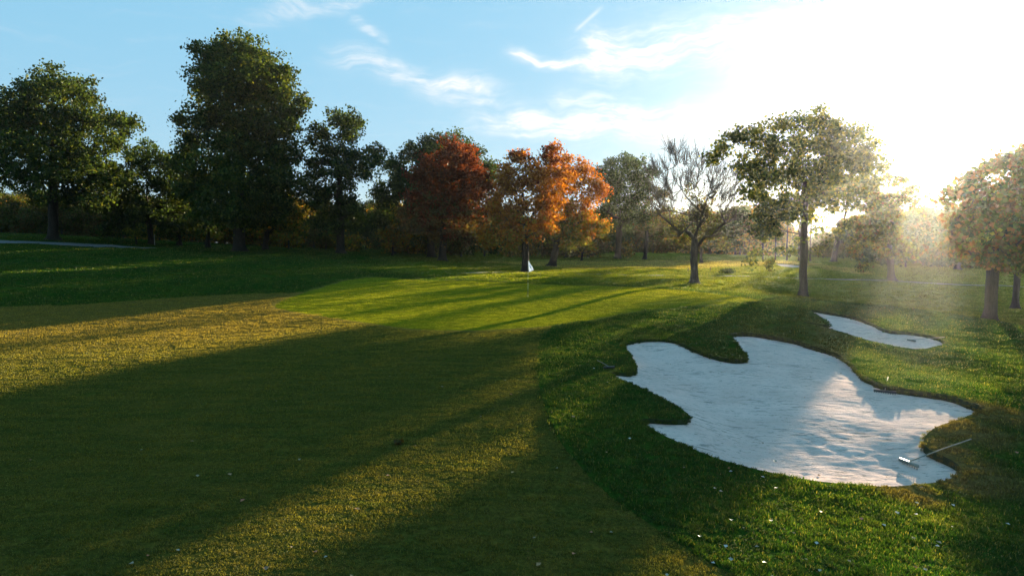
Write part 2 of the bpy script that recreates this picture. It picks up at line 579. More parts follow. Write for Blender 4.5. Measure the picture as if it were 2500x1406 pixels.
def soil_mat(name, zone, bump=.5):
    m, nt = material(name)
    c, fine = grass_colour(nt, zone)
    c = nt.mix(nt.ramp(fine, .3, .75), nt.mix(1.0, c, (.45, .5, .45), 'MULTIPLY'), nt.mix(1.0, c, (1.15, 1.15, 1.0), 'MULTIPLY'))
    at_ = nt.n('ShaderNodeAttribute', attribute_name='collar')
    c = nt.mix(nt.math('MULTIPLY', at_.outputs['Fac'], .6), c, (.19, .14, .035))
    bs = nt.n('ShaderNodeBsdfPrincipled')
    nt.put(bs.inputs['Base Color'], c)
    bs.inputs['Roughness'].default_value = .85
    bs.inputs['Specular IOR Level'].default_value = 0
    bp = nt.n('ShaderNodeBump')
    bp.inputs['Strength'].default_value = bump
    bp.inputs['Distance'].default_value = .02
    p = pos(nt)
    nt.link(nt.math('ADD', nt.noise(p, 38, 3, .7), nt.math('MULTIPLY', nt.noise(p, 9, 3, .6), 1.5)), bp.inputs['Height'])
    nt.link(bp.outputs[0], bs.inputs['Normal'])
    o = nt.n('ShaderNodeOutputMaterial')
    nt.link(bs.outputs[0], o.inputs[0])
    return m


def blade_mat(name, zone, gain=1.25):
    m, nt = material(name)
    c, fine = grass_colour(nt, zone)
    ri = nt.n('ShaderNodeAttribute', attribute_name='tone')
    v = nt.math('MULTIPLY', nt.math('MULTIPLY_ADD', ri.outputs['Fac'], 1.1, .45), gain)
    sc = nt.n('ShaderNodeVectorMath', operation='SCALE')
    nt.link(c, sc.inputs[0]); nt.link(v, sc.inputs[3])
    yel = nt.mix(nt.math('MULTIPLY', nt.ramp(ri.outputs['Fac'], .82, 1.0), .7), sc.outputs[0], (.22, .17, .05))
    df = nt.n('ShaderNodeBsdfDiffuse')
    tr = nt.n('ShaderNodeBsdfTranslucent')
    nt.link(yel, df.inputs[0])
    warm = nt.mix(1.0, yel, (1.5, 1.45, .5), 'MULTIPLY')
    nt.link(warm, tr.inputs[0])
    mx = nt.n('ShaderNodeMixShader')
    mx.inputs[0].default_value = .5
    nt.link(df.outputs[0], mx.inputs[1]); nt.link(tr.outputs[0], mx.inputs[2])
    gl = nt.n('ShaderNodeBsdfGlossy')
    gl.inputs['Roughness'].default_value = .45
    gl.inputs[0].default_value = (.9, .95, .7, 1)
    m2 = nt.n('ShaderNodeMixShader')
    m2.inputs[0].default_value = .012
    nt.link(mx.outputs[0], m2.inputs[1]); nt.link(gl.outputs[0], m2.inputs[2])
    o = nt.n('ShaderNodeOutputMaterial')
    nt.link(m2.outputs[0], o.inputs[0])
    return m


def sand_mat():
    m, nt = material('bunker sand')
    p = pos(nt)
    a = nt.noise(p, .8, 4, .6)
    b = nt.noise(p, 6, 4, .65)
    c = nt.mix(nt.ramp(a, .3, .7), (.58, .42, .37), (.68, .505, .45))
    c = nt.mix(nt.math('MULTIPLY', nt.ramp(b, .5, .75), .4), c, (.31, .275, .23))
    # dark streaks and ticks painted in for the shade of footprints
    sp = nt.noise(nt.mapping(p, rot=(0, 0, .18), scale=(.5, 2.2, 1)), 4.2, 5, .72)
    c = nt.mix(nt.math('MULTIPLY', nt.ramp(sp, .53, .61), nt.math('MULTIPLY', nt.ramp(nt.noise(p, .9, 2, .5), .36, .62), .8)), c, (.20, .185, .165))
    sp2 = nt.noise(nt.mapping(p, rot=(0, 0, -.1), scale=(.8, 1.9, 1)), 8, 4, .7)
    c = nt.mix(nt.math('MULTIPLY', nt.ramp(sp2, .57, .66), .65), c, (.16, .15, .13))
    st = nt.noise(nt.mapping(p, rot=(0, 0, .1), scale=(.25, 6, 1)), 2.2, 3, .6)
    c = nt.mix(nt.math('MULTIPLY', nt.ramp(st, .45, .65), .1), c, (.60, .56, .50))
    bs = nt.n('ShaderNodeBsdfPrincipled')
    nt.put(bs.inputs['Base Color'], c)
    bs.inputs['Roughness'].default_value = .95
    bs.inputs['Specular IOR Level'].default_value = 0
    bp = nt.n('ShaderNodeBump')
    bp.inputs['Strength'].default_value = .9
    bp.inputs['Distance'].default_value = .04
    hgt = nt.math('ADD', nt.noise(nt.mapping(p, rot=(0, 0, -.2), scale=(.8, 2.4, 1)), 3.2, 5, .65), nt.math('MULTIPLY', nt.noise(p, 22, 4, .6), .35))
    nt.link(hgt, bp.inputs['Height'])
    nt.link(bp.outputs[0], bs.inputs['Normal'])
    o = nt.n('ShaderNodeOutputMaterial')
    nt.link(bs.outputs[0], o.inputs[0])
    return m


def plain(name, col, rough=.8, bump=0, scale=8, var=.3, spec=.3, stretch=(1, 1, 1)):
    m, nt = material(name)
    p = nt.n('ShaderNodeTexCoord').outputs['Object']
    nsx = nt.noise(nt.mapping(p, scale=stretch), scale, 4, .6)
    dk = tuple(x * (1 - var) for x in col)
    lt = tuple(min(1, x * (1 + var)) for x in col)
    c = nt.mix(nt.ramp(nsx, .3, .7), dk, lt)
    bs = nt.n('ShaderNodeBsdfPrincipled')
    nt.put(bs.inputs['Base Color'], c)
    bs.inputs['Roughness'].default_value = rough
    bs.inputs['Specular IOR Level'].default_value = spec
    if bump:
        bp = nt.n('ShaderNodeBump')
        bp.inputs['Strength'].default_value = bump
        bp.inputs['Distance'].default_value = .03
        nt.link(nsx, bp.inputs['Height'])
        nt.link(bp.outputs[0], bs.inputs['Normal'])
    o = nt.n('ShaderNodeOutputMaterial')
    nt.link(bs.outputs[0], o.inputs[0])
    return m


M_ROUGH, M_FAIR, M_FAR, M_GREEN = soil_mat('rough turf', 'rough', .8), soil_mat('fairway turf', 'fairway', .7), soil_mat('far fairway turf', 'far', .7), soil_mat('putting green turf', 'green', .25)
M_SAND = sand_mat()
M_LIP = plain('soil and roots', (.020, .034, .010), .95, .6, 12)
M_PATH = plain('path gravel', (.17, .15, .11), .9, .2, 4)
M_LPATH = plain('asphalt path', (.10, .11, .12), .8, .2, 4)
M_BARK = plain('bark', (.028, .022, .017), .92, 1.0, 3, .45, .1, (6, 6, .8))
M_BARK_G = plain('grey bark', (.055, .046, .037), .92, 1.0, 3, .4, .1, (6, 6, .8))


def region_mesh(name, k, mat, zf=None, attrs=True):
    t = T[reg == k]
    idx, inv = np.unique(t, return_inverse=True)
    inv = inv.reshape(t.shape)
    xy = V2[idx]
    z = GZ[idx] if zf is None else zf(xy)
    me = mesh_np(name, np.column_stack([xy, z]), inv, [mat], smooth=True)
    if attrs:
        dg = dist(xy, GREEN, 3.0)
        add_attr(me, 'collar', np.exp(-(dg / .28) ** 2) * (0 if k == 3 else 1))
    return obj(name, me, kind='structure')


region_mesh('ground', 0, M_ROUGH)
region_mesh('fairway', 1, M_FAIR)
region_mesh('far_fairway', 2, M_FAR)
region_mesh('putting_green', 3, M_GREEN)
region_mesh('cart_path', 7, M_PATH)
region_mesh('hill_path', 8, M_LPATH)
fr = np.random.default_rng(77)
FEET = []
for (x0_, y0_), (x1_, y1_) in [((1600, 870), (1800, 990)), ((1700, 1060), (1900, 1120)), ((1900, 850), (2150, 950)), ((2000, 1060), (2200, 1130)), ((1620, 1050), (1720, 1110)), ((1850, 1160), (2050, 1150))]:
    a_, b_ = hit(x0_, y0_)[:2], hit(x1_, y1_)[:2]
    nf = int(np.linalg.norm(b_ - a_) / .33)
    for i in range(nf):
        FEET.append(a_ + (b_ - a_) * i / nf + fr.normal(0, .12, 2))
FEET = np.array(FEET)


def feet(q):
    out = np.zeros(len(q))
    for f_ in FEET:
        d2_ = ((q - f_) ** 2).sum(1)
        out += -.022 * np.exp(-d2_ / .007)
    return out


S1 = lambda q: feet(q) + sand_z(q, B1, .055, .40, 1.6)
S2 = lambda q: sand_z(q, B2, .03, .26, 1.2)
S3 = lambda q: sand_z(q, B3, .05, .1, 1.2)
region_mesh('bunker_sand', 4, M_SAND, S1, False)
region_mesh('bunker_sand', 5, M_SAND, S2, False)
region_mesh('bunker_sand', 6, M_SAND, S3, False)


def lip(poly, zf):
    g = ground_z(poly)
    s = zf(poly) - .04
    n = len(poly)
    v = np.concatenate([np.column_stack([poly, g]), np.column_stack([poly, s])])
    i = np.arange(n)
    j = (i + 1) % n
    obj('bunker_lip', mesh_np('bunker_lip', v, np.stack([i, j, j + n, i + n], 1), [M_LIP], True), kind='structure')


lip(B1, S1); lip(B2, S2); lip(B3, S3)

# ------------------------------------------------------------------ grass blades (uncountable: stuff, geometry nodes)
LEVELS = (.09, .18, .36, .72, 1.4)


def blade_protos(nk, nb, width, lean, seed):
    """nk clump prototypes of nb blades inside a unit disc, blade height about 1"""
    rg = np.random.default_rng(seed)
    V, Fc, K, Tn = [], [], [], []
    for k in range(nk):
        rr = np.sqrt(rg.random(nb)) * .75
        th = rg.random(nb) * 6.283
        bx, by = rr * np.cos(th), rr * np.sin(th)
        yaw = rg.random(nb) * 6.283
        ln = lean / LEVELS[k // 2] * (.3 + rg.random(nb))
        dirn = rg.random(nb) * 6.283
        hh = .45 + .75 * rg.random(nb)
        wv = width * (.6 + .8 * rg.random(nb))
        dx, dy = np.cos(yaw) * wv, np.sin(yaw) * wv
        lx, ly = np.cos(dirn) * ln, np.sin(dirn) * ln
        tone = rg.random(nb)
        s = len(V) and sum(len(x) for x in V) or 0
        z0 = np.full(nb, -.15)
        v = np.stack([np.stack([bx - dx, by - dy, z0], 1), np.stack([bx + dx, by + dy, z0], 1),
                      np.stack([bx + dx * .8 + lx * .35, by + dy * .8 + ly * .35, hh * .6], 1), np.stack([bx - dx * .8 + lx * .35, by - dy * .8 + ly * .35, hh * .6], 1),
                      np.stack([bx + lx, by + ly, hh], 1)], 1)          # nb,5,3
        V.append(v.reshape(-1, 3))
        i = s + np.arange(nb)[:, None] * 5
        Fc.append(np.concatenate([i + np.array([[0, 1, 2]]), i + np.array([[0, 2, 3]]), i + np.array([[3, 2, 4]])]))
        K.append(np.full(nb * 5, k))
        Tn.append(np.repeat(tone, 5))
    return np.concatenate(V), np.concatenate(Fc), np.concatenate(K), np.concatenate(Tn)


def gn_group(name, nk, mat):
    g = bpy.data.node_groups.new(name, 'GeometryNodeTree')
    g.interface.new_socket('Geometry', in_out='INPUT', socket_type='NodeSocketGeometry')
    g.interface.new_socket('Geometry', in_out='OUTPUT', socket_type='NodeSocketGeometry')
    N = g.nodes.new
    L = g.links.new
    gi, go = N('NodeGroupInput'), N('NodeGroupOutput')

    def attr(nm, typ='FLOAT'):
        a_ = N('GeometryNodeInputNamedAttribute'); a_.data_type = typ
        a_.inputs[0].default_value = nm
        return a_.outputs[0]
    kk = attr('proto', 'INT')

    def sel(v):
        c_ = N('FunctionNodeCompare'); c_.data_type = 'INT'; c_.operation = 'EQUAL'
        L(kk, c_.inputs[2]); c_.inputs[3].default_value = v
        s_ = N('GeometryNodeSeparateGeometry'); s_.domain = 'POINT'
        L(gi.outputs[0], s_.inputs[0]); L(c_.outputs[0], s_.inputs[1])
        return s_.outputs[0]
    pts_ = sel(-1)
    g2i = N('GeometryNodeGeometryToInstance')
    for k in range(nk - 1, -1, -1):
        L(sel(k), g2i.inputs[0])
    iop = N('GeometryNodeInstanceOnPoints')
    L(pts_, iop.inputs['Points']); L(g2i.outputs[0], iop.inputs['Instance'])
    iop.inputs['Pick Instance'].default_value = True
    L(attr('pick', 'INT'), iop.inputs['Instance Index'])
    L(attr('rot', 'FLOAT_VECTOR'), iop.inputs['Rotation'])
    L(attr('scl', 'FLOAT_VECTOR'), iop.inputs['Scale'])
    sm = N('GeometryNodeSetMaterial'); sm.inputs[2].default_value = mat
    L(iop.outputs[0], sm.inputs[0]); L(sm.outputs[0], go.inputs[0])
    return g


def scatter(name, label, mat, P3, size, height, nk=6, nb=60, width=.035, lean=.8, seed=1, tilt=None):
    V, Fc, K, Tn = blade_protos(nk, nb, width, lean, seed)
    n = len(P3)
    rg = np.random.default_rng(seed + 50)
    verts = np.concatenate([V, P3])
    me = mesh_np(name, verts, Fc, [mat])
    z = np.zeros(len(V))
    add_attr(me, 'proto', np.concatenate([K, np.full(n, -1)]), 'INT')
    add_attr(me, 'tone', np.concatenate([Tn, np.zeros(n)]))
    add_attr(me, 'pick', np.concatenate([z, np.clip(np.round(np.log2(size / .09) + rg.normal(0, .2, n)), 0, 4) * 2 + rg.integers(0, 2, n)]), 'INT')
    rot = np.zeros((len(V) + n, 3)); rot[len(V):, 2] = rg.random(n) * 6.283
    add_attr(me, 'rot', rot, 'FLOAT_VECTOR')
    scl_ = np.ones((len(V) + n, 3))
    scl_[len(V):, 0] = scl_[len(V):, 1] = size
    scl_[len(V):, 2] = height
    add_attr(me, 'scl', scl_, 'FLOAT_VECTOR')
    o = obj(name, me, kind='stuff', label=label, cat='grass')
    md = o.modifiers.new('scatter', 'NODES')
    md.node_group = gn_group(name + ' nodes', nk, mat)
    return o


# candidate points, spaced in proportion to their distance
cell = .0145
rows = []
r = 5.5
while r < 125:
    n = int(1.60 / cell)
    a = -.80 + (np.arange(n) + rng.random(n)) * cell
    rr = r * (1 + (rng.random(n) - .5) * cell * 1.2)
    rows.append(np.stack([rr * np.sin(a), rr * np.cos(a), np.full(n, r * cell)], 1))
    r *= 1 + cell * (1.0 if r < 40 else 1.0)
cand = np.concatenate(rows)
cxy = cand[:, :2]
csz = cand[:, 2] * .95
dB = np.minimum(np.minimum(dist(cxy, B1), dist(cxy, B2)), dist(cxy, B3))
inB = inside(cxy, B1) | inside(cxy, B2) | inside(cxy, B3) | inside(cxy, PATH) | inside(cxy, LPATH)
inG = inside(cxy, GREEN)
inF = inside(cxy, FAIR)
inFF = inside(cxy, FAR_FAIR)
dG = dist(cxy, GREEN, 3.0)
ok = ~inB & (dB > csz * .55)
cz = ground_z(cxy)


def ring(poly, gap, rgn, sz=.09):
    """extra small tufts hugging a bunker rim from outside"""
    q = np.repeat(poly, 2, 0)
    q = q + rng.normal(0, gap, q.shape)
    q = q[~inside(q, poly)]
    dd = dist(q, poly)
    return q[(dd > .01)]


e1 = ring(B1, .13, None)
e2 = ring(B2, .18, None)
def hang(poly, zf, k=5):
    q = np.repeat(poly, k, 0) + rng.normal(0, .025, (len(poly) * k, 2))
    zg, zs = ground_z(q), zf(q)
    return np.column_stack([q, zs + (zg - zs) * rng.random(len(q)) - .005])
hg = np.concatenate([hang(B1, S1), hang(B2, S2, 3)])
edge = np.concatenate([e1, e1 + rng.normal(0, .03, e1.shape), e2])
edge = edge[~(inside(edge, B1) | inside(edge, B2))]
mR = ok & ~inG & ~inF & ~inFF & (dG > .12)
edge = np.concatenate([edge, hg[:, :2]])
pr = np.concatenate([cxy[mR], edge])
zr = np.concatenate([cz[mR], ground_z(edge)])
zr[-len(hg):] = hg[:, 2]
sr = np.concatenate([csz[mR], np.full(len(edge), .075)])
hr = np.concatenate([(.030 + .016 * rng.random(mR.sum())) * (1 + cand[mR, 2] * .6), .032 + .016 * rng.random(len(edge))])
clump = nz(pr, 1.6, 1.0, 2.0)
hr = hr * (1 + .45 * clump)
scatter('rough_grass', 'longer green rough grass around the green, the bunkers and up the left slope', blade_mat('rough grass', 'rough', .84), np.column_stack([pr, zr]), sr, hr, 10, 70, .030, .038, 11)
mF = ok & inF & ~inG
clF = nz(cxy[mF], 1.1, 1.0, 8.0) + .5 * nz(cxy[mF] * np.array([.4, 1.6]), .9, 1.0, 17.0)
TRACK = spline([hit(*q_)[:2] for q_ in [(1085, 985), (1150, 1030), (1230, 1105), (1320, 1200), (1420, 1290), (1530, 1390)]], False, .3)
dT = np.sqrt(((cxy[mF][:, None] - TRACK[None, ::1]) ** 2).sum(2)).min(1) if len(TRACK) < 60 else np.full(mF.sum(), 9.0)
clF = np.where(dT < .10, -1.35, clF)
scatter('fairway_grass', 'short yellow and green fairway grass in the foreground', blade_mat('fairway grass', 'fairway', 1.45), np.column_stack([cxy[mF], cz[mF]]), csz[mF],
        (.013 + .007 * rng.random(mF.sum())) * (1 + cand[mF, 2] * .4) * np.maximum(.12, 1 + .62 * clF), 10, 80, .026, .016, 21)
mG = inG & (dG > .1)
scatter('putting_green_grass', 'closely mown bright green grass of the putting green', blade_mat('putting green grass', 'green', 1.85), np.column_stack([cxy[mG], cz[mG]]), csz[mG],
        np.full(mG.sum(), .0065), 10, 80, .024, .007, 31)
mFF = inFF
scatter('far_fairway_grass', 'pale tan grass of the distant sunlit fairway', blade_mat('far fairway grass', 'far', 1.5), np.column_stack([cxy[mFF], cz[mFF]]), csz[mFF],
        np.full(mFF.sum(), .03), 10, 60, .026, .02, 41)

# ------------------------------------------------------------------ trees
def leaf_mat():
    m, nt = material('leaves')
    c = nt.n('ShaderNodeAttribute', attribute_name='leaf_colour').outputs['Color']
    df = nt.n('ShaderNodeBsdfDiffuse')
    tr = nt.n('ShaderNodeBsdfTranslucent')
    nt.link(c, df.inputs[0])
    nt.link(nt.mix(1.0, c, (1.8, 1.6, .6), 'MULTIPLY'), tr.inputs[0])
    mx = nt.n('ShaderNodeMixShader'); mx.inputs[0].default_value = .30
    nt.link(df.outputs[0], mx.inputs[1]); nt.link(tr.outputs[0], mx.inputs[2])
    gl = nt.n('ShaderNodeBsdfGlossy'); gl.inputs['Roughness'].default_value = .4
    gl.inputs[0].default_value = (1, 1, .9, 1)
    m2 = nt.n('ShaderNodeMixShader'); m2.inputs[0].default_value = .004
    nt.link(mx.outputs[0], m2.inputs[1]); nt.link(gl.outputs[0], m2.inputs[2])
    o = nt.n('ShaderNodeOutputMaterial')
    nt.link(m2.outputs[0], o.inputs[0])
    return m


M_LEAF = leaf_mat()


def tubes(paths, sides=6):
    """paths: list of (points (k,3), radii (k)) -> one mesh"""
    V, Fc = [], []
    s = 0
    for pts_, rad in paths:
        pts_ = np.asarray(pts_, float)
        k = len(pts_)
        rad = np.asarray(rad, float)
        sd = sides if rad.max() > .12 else (5 if rad.max() > .05 else 3)
        if rad.max() > .3:
            sd = 12
        tg = np.gradient(pts_, axis=0)
        tg /= np.maximum(np.linalg.norm(tg, axis=1), 1e-9)[:, None]
        up = np.where(np.abs(tg[:, 2:3]) > .85, np.array([[1.0, 0, 0]]), np.array([[0, 0, 1.0]]))
        u = np.cross(tg, up); u /= np.maximum(np.linalg.norm(u, axis=1), 1e-9)[:, None]
        v = np.cross(tg, u)
        th = np.arange(sd) / sd * 6.28318
        ringv = pts_[:, None] + rad[:, None, None] * (u[:, None] * np.cos(th)[None, :, None] + v[:, None] * np.sin(th)[None, :, None])
        V.append(ringv.reshape(-1, 3))
        i = np.arange(k - 1)[:, None] * sd
        j = np.arange(sd)[None]
        jn = (j + 1) % sd
        q = np.stack([i + j, i + jn, i + sd + jn, i + sd + j], 2).reshape(-1, 4) + s
        Fc.append(q)
        s += k * sd
    return np.concatenate(V), np.concatenate(Fc)


def skeleton(base, fork, targets, r0, rg, seg=.9, curve=.75):
    """trunk from base to fork height, then limbs reaching every target point"""
    base = np.array(base, float)
    nodes = []
    parent = []
    n = max(3, int((fork[2] - base[2]) / .8))
    for i in range(n + 1):
        t = i / n
        p = base * (1 - t) + np.array(fork) * t
        if 0 < i:
            p[:2] += rg.normal(0, .02, 2)
        nodes.append(p); parent.append(i - 1)
    ntrunk = len(nodes)
    order = np.argsort([np.linalg.norm(t_ - np.array(fork)) for t_ in targets])
    cap = len(targets) * 14 + 50
    arr = np.zeros((cap, 3)); arr[:ntrunk] = nodes
    deg = np.zeros(cap)
    cnt = ntrunk
    lo = int(ntrunk * .45)
    ends = []
    depth = np.zeros(cap)
    for k in order:
        t_ = targets[k]
        dv = t_ - arr[lo:cnt]
        L = np.linalg.norm(dv, axis=1)
        # prefer nodes that lie below the target, and short detours
        cost = L + np.maximum(0, -dv[:, 2]) * .9 + depth[lo:cnt] * .08 + deg[lo:cnt] * .3
        j = lo + int(np.argmin(cost))
        a0, b0 = arr[j].copy(), t_
        D = b0 - a0
        L = np.linalg.norm(D)
        m = max(1, int(L / seg))
        prev = j
        deg[j] += 1
        # leave in the direction between parent's heading and the target
        par = parent[j]
        hd = (arr[j] - arr[par]) if par >= 0 else np.array([0, 0, 1.0])
        hd = hd / max(np.linalg.norm(hd), 1e-6)
        c1 = a0 + (hd * .35 + np.array([0, 0, .12])) * L * .45
        for i in range(1, m + 1):
            t = i / m
            p = (1 - t) ** 2 * a0 + 2 * (1 - t) * t * (a0 * .25 + c1 * .75) * (curve / .75) + 2 * (1 - t) * t * ((a0 + b0) * .5) * (1 - curve / .75) + t * t * b0
            p += rg.normal(0, .05 * seg, 3) * (i < m)
            if cnt >= cap:
                break
            arr[cnt] = p
            parent.append(prev)
            depth[cnt] = depth[prev] + np.linalg.norm(p - arr[prev])
            prev = cnt
            cnt += 1
        ends.append(prev)
    parent = np.array(parent)
    rad = np.full(cnt, 0.0)
    EXP = 2.35
    tip = .013 ** EXP
    acc = np.zeros(cnt)
    kids = np.zeros(cnt, int)
    for i in range(1, cnt):
        if parent[i] >= 0:
            kids[parent[i]] += 1
    for i in range(cnt - 1, -1, -1):
        if kids[i] == 0:
            acc[i] += tip
        if parent[i] >= 0:
            acc[parent[i]] += acc[i]
    rad = acc ** (1 / EXP)
    kx = math.log(r0 / .013) / math.log(rad[0] / .013)
    rad = np.maximum(.013 * (rad / .013) ** kx, .014)
    return arr[:cnt], parent, rad, ntrunk


def build_tubes(arr, parent, rad, ntrunk, base_z_, r0):
    kids = {}
    for i, p in enumerate(parent):
        if p >= 0:
            kids.setdefault(p, []).append(i)
    trunk_pts = list(arr[:ntrunk])
    tr = list(rad[:ntrunk])
    # root flare
    pt, rt = [], []
    for p, r_ in zip(trunk_pts, tr):
        pt.append(p); rt.append(r_ * (1 + .12 * math.exp(-(p[2] - base_z_) / .5)))
    p0 = trunk_pts[0]
    d1 = (trunk_pts[1] - p0)
    d1 = d1 / np.linalg.norm(d1)
    extra = [(-.35, 2.5), (-.02, 1.9), (.1, 1.55), (.25, 1.3), (.5, 1.12)]
    pt = [p0 + d1 * a_ for a_, _ in extra] + pt[1:]
    rt = [r0 * b_ for _, b_ in extra] + rt[1:]
    trunk = [(pt, rt)]
    limbs = []
    done = set(range(ntrunk))
    starts = []
    for i in range(ntrunk):
        for c_ in kids.get(i, []):
            if c_ >= ntrunk:
                starts.append((i, c_))
    while starts:
        a_, b_ = starts.pop()
        pth, rr = [arr[a_]], [min(rad[a_], rad[b_] * 1.25)]
        cur = b_
        while True:
            pth.append(arr[cur]); rr.append(rad[cur])
            ks = kids.get(cur, [])
            if not ks:
                break
            ks = sorted(ks, key=lambda q: -rad[q])
            for o_ in ks[1:]:
                starts.append((cur, o_))
            cur = ks[0]
        limbs.append((pth, rr))
    return trunk, limbs


def kites(cent, size, rg, flat=.0):
    """one leaf spray (a folded kite of two triangles) per centre"""
    n = len(cent)
    a = rg.normal(0, 1, (n, 3)); a[:, 2] *= (1 - flat)
    a /= np.linalg.norm(a, axis=1)[:, None]
    b = rg.normal(0, 1, (n, 3))
    b -= a * (a * b).sum(1)[:, None]
    b /= np.maximum(np.linalg.norm(b, axis=1), 1e-6)[:, None]
    c = np.cross(a, b)
    s = (size * (.6 + .8 * rg.random(n)))[:, None]
    wd = (.30 + .25 * rg.random(n))[:, None]
    fold = (rg.random(n)[:, None] - .3) * .35
    v = np.stack([cent - a * s * .5, cent + b * s * wd + c * s * fold, cent + a * s * .55, cent - b * s * wd + c * s * fold], 1)
    i = np.arange(n)[:, None] * 4
    f = np.concatenate([i + np.array([[0, 1, 2]]), i + np.array([[0, 2, 3]])])
    return v.reshape(-1, 3), f


def crown_mesh(name, cent, size, cols, rg):
    v, f = kites(cent, size, rg)
    me = mesh_np(name, v, f, [M_LEAF])
    c = np.repeat(cols, 4, 0)
    add_attr(me, 'leaf_colour', np.column_stack([c, np.ones(len(c))]), 'FLOAT_COLOR')
    return me


PAL = {
    'green': [(.030, .052, .014), (.042, .070, .016), (.060, .085, .018), (.022, .040, .014)],
    'olive': [(.055, .075, .016), (.075, .090, .018), (.095, .100, .020), (.035, .050, .015)],
    'dark': [(.018, .034, .016), (.026, .045, .018), (.034, .055, .018)],
    'red': [(.150, .030, .012), (.115, .022, .012), (.175, .050, .013), (.080, .020, .012)],
    'maroon': [(.085, .020, .011), (.11, .026, .012), (.060, .022, .012), (.13, .032, .012)],
    'orange': [(.32, .110, .014), (.38, .155, .016), (.27, .082, .013), (.21, .060, .012)],
    'gold': [(.27, .17, .020), (.23, .16, .022), (.17, .14, .022), (.28, .12, .016)],
    'yellowgreen': [(.14, .15, .022), (.10, .12, .020), (.18, .165, .022), (.07, .09, .018)],
    'brown': [(.095, .058, .026), (.075, .058, .028), (.12, .070, .024), (.060, .060, .024)],
    'rust': [(.13, .065, .022), (.17, .085, .02), (.09, .07, .024)],
}


def colours(kinds, n, rg, val=None):
    """kinds: [(palette, weight)], val shifts along the list per leaf (0..1) if given"""
    names = [k for k, _ in kinds]
    wts = np.array([q for _, q in kinds], float); wts /= wts.sum()
    if val is None:
        pick = rg.choice(len(names), n, p=wts)
    else:
        edges_ = np.cumsum(wts)[:-1]
        pick = np.searchsorted(edges_, np.clip(val + rg.normal(0, .06, n), 0, .999))
    out = np.zeros((n, 3))
    for i, nm in enumerate(names):
        m = pick == i
        pal = np.array(PAL[nm])
        out[m] = pal[rg.integers(0, len(pal), m.sum())]
    return out * .85 * (.7 + .6 * rg.random(n))[:, None]


TREE_LOG = []


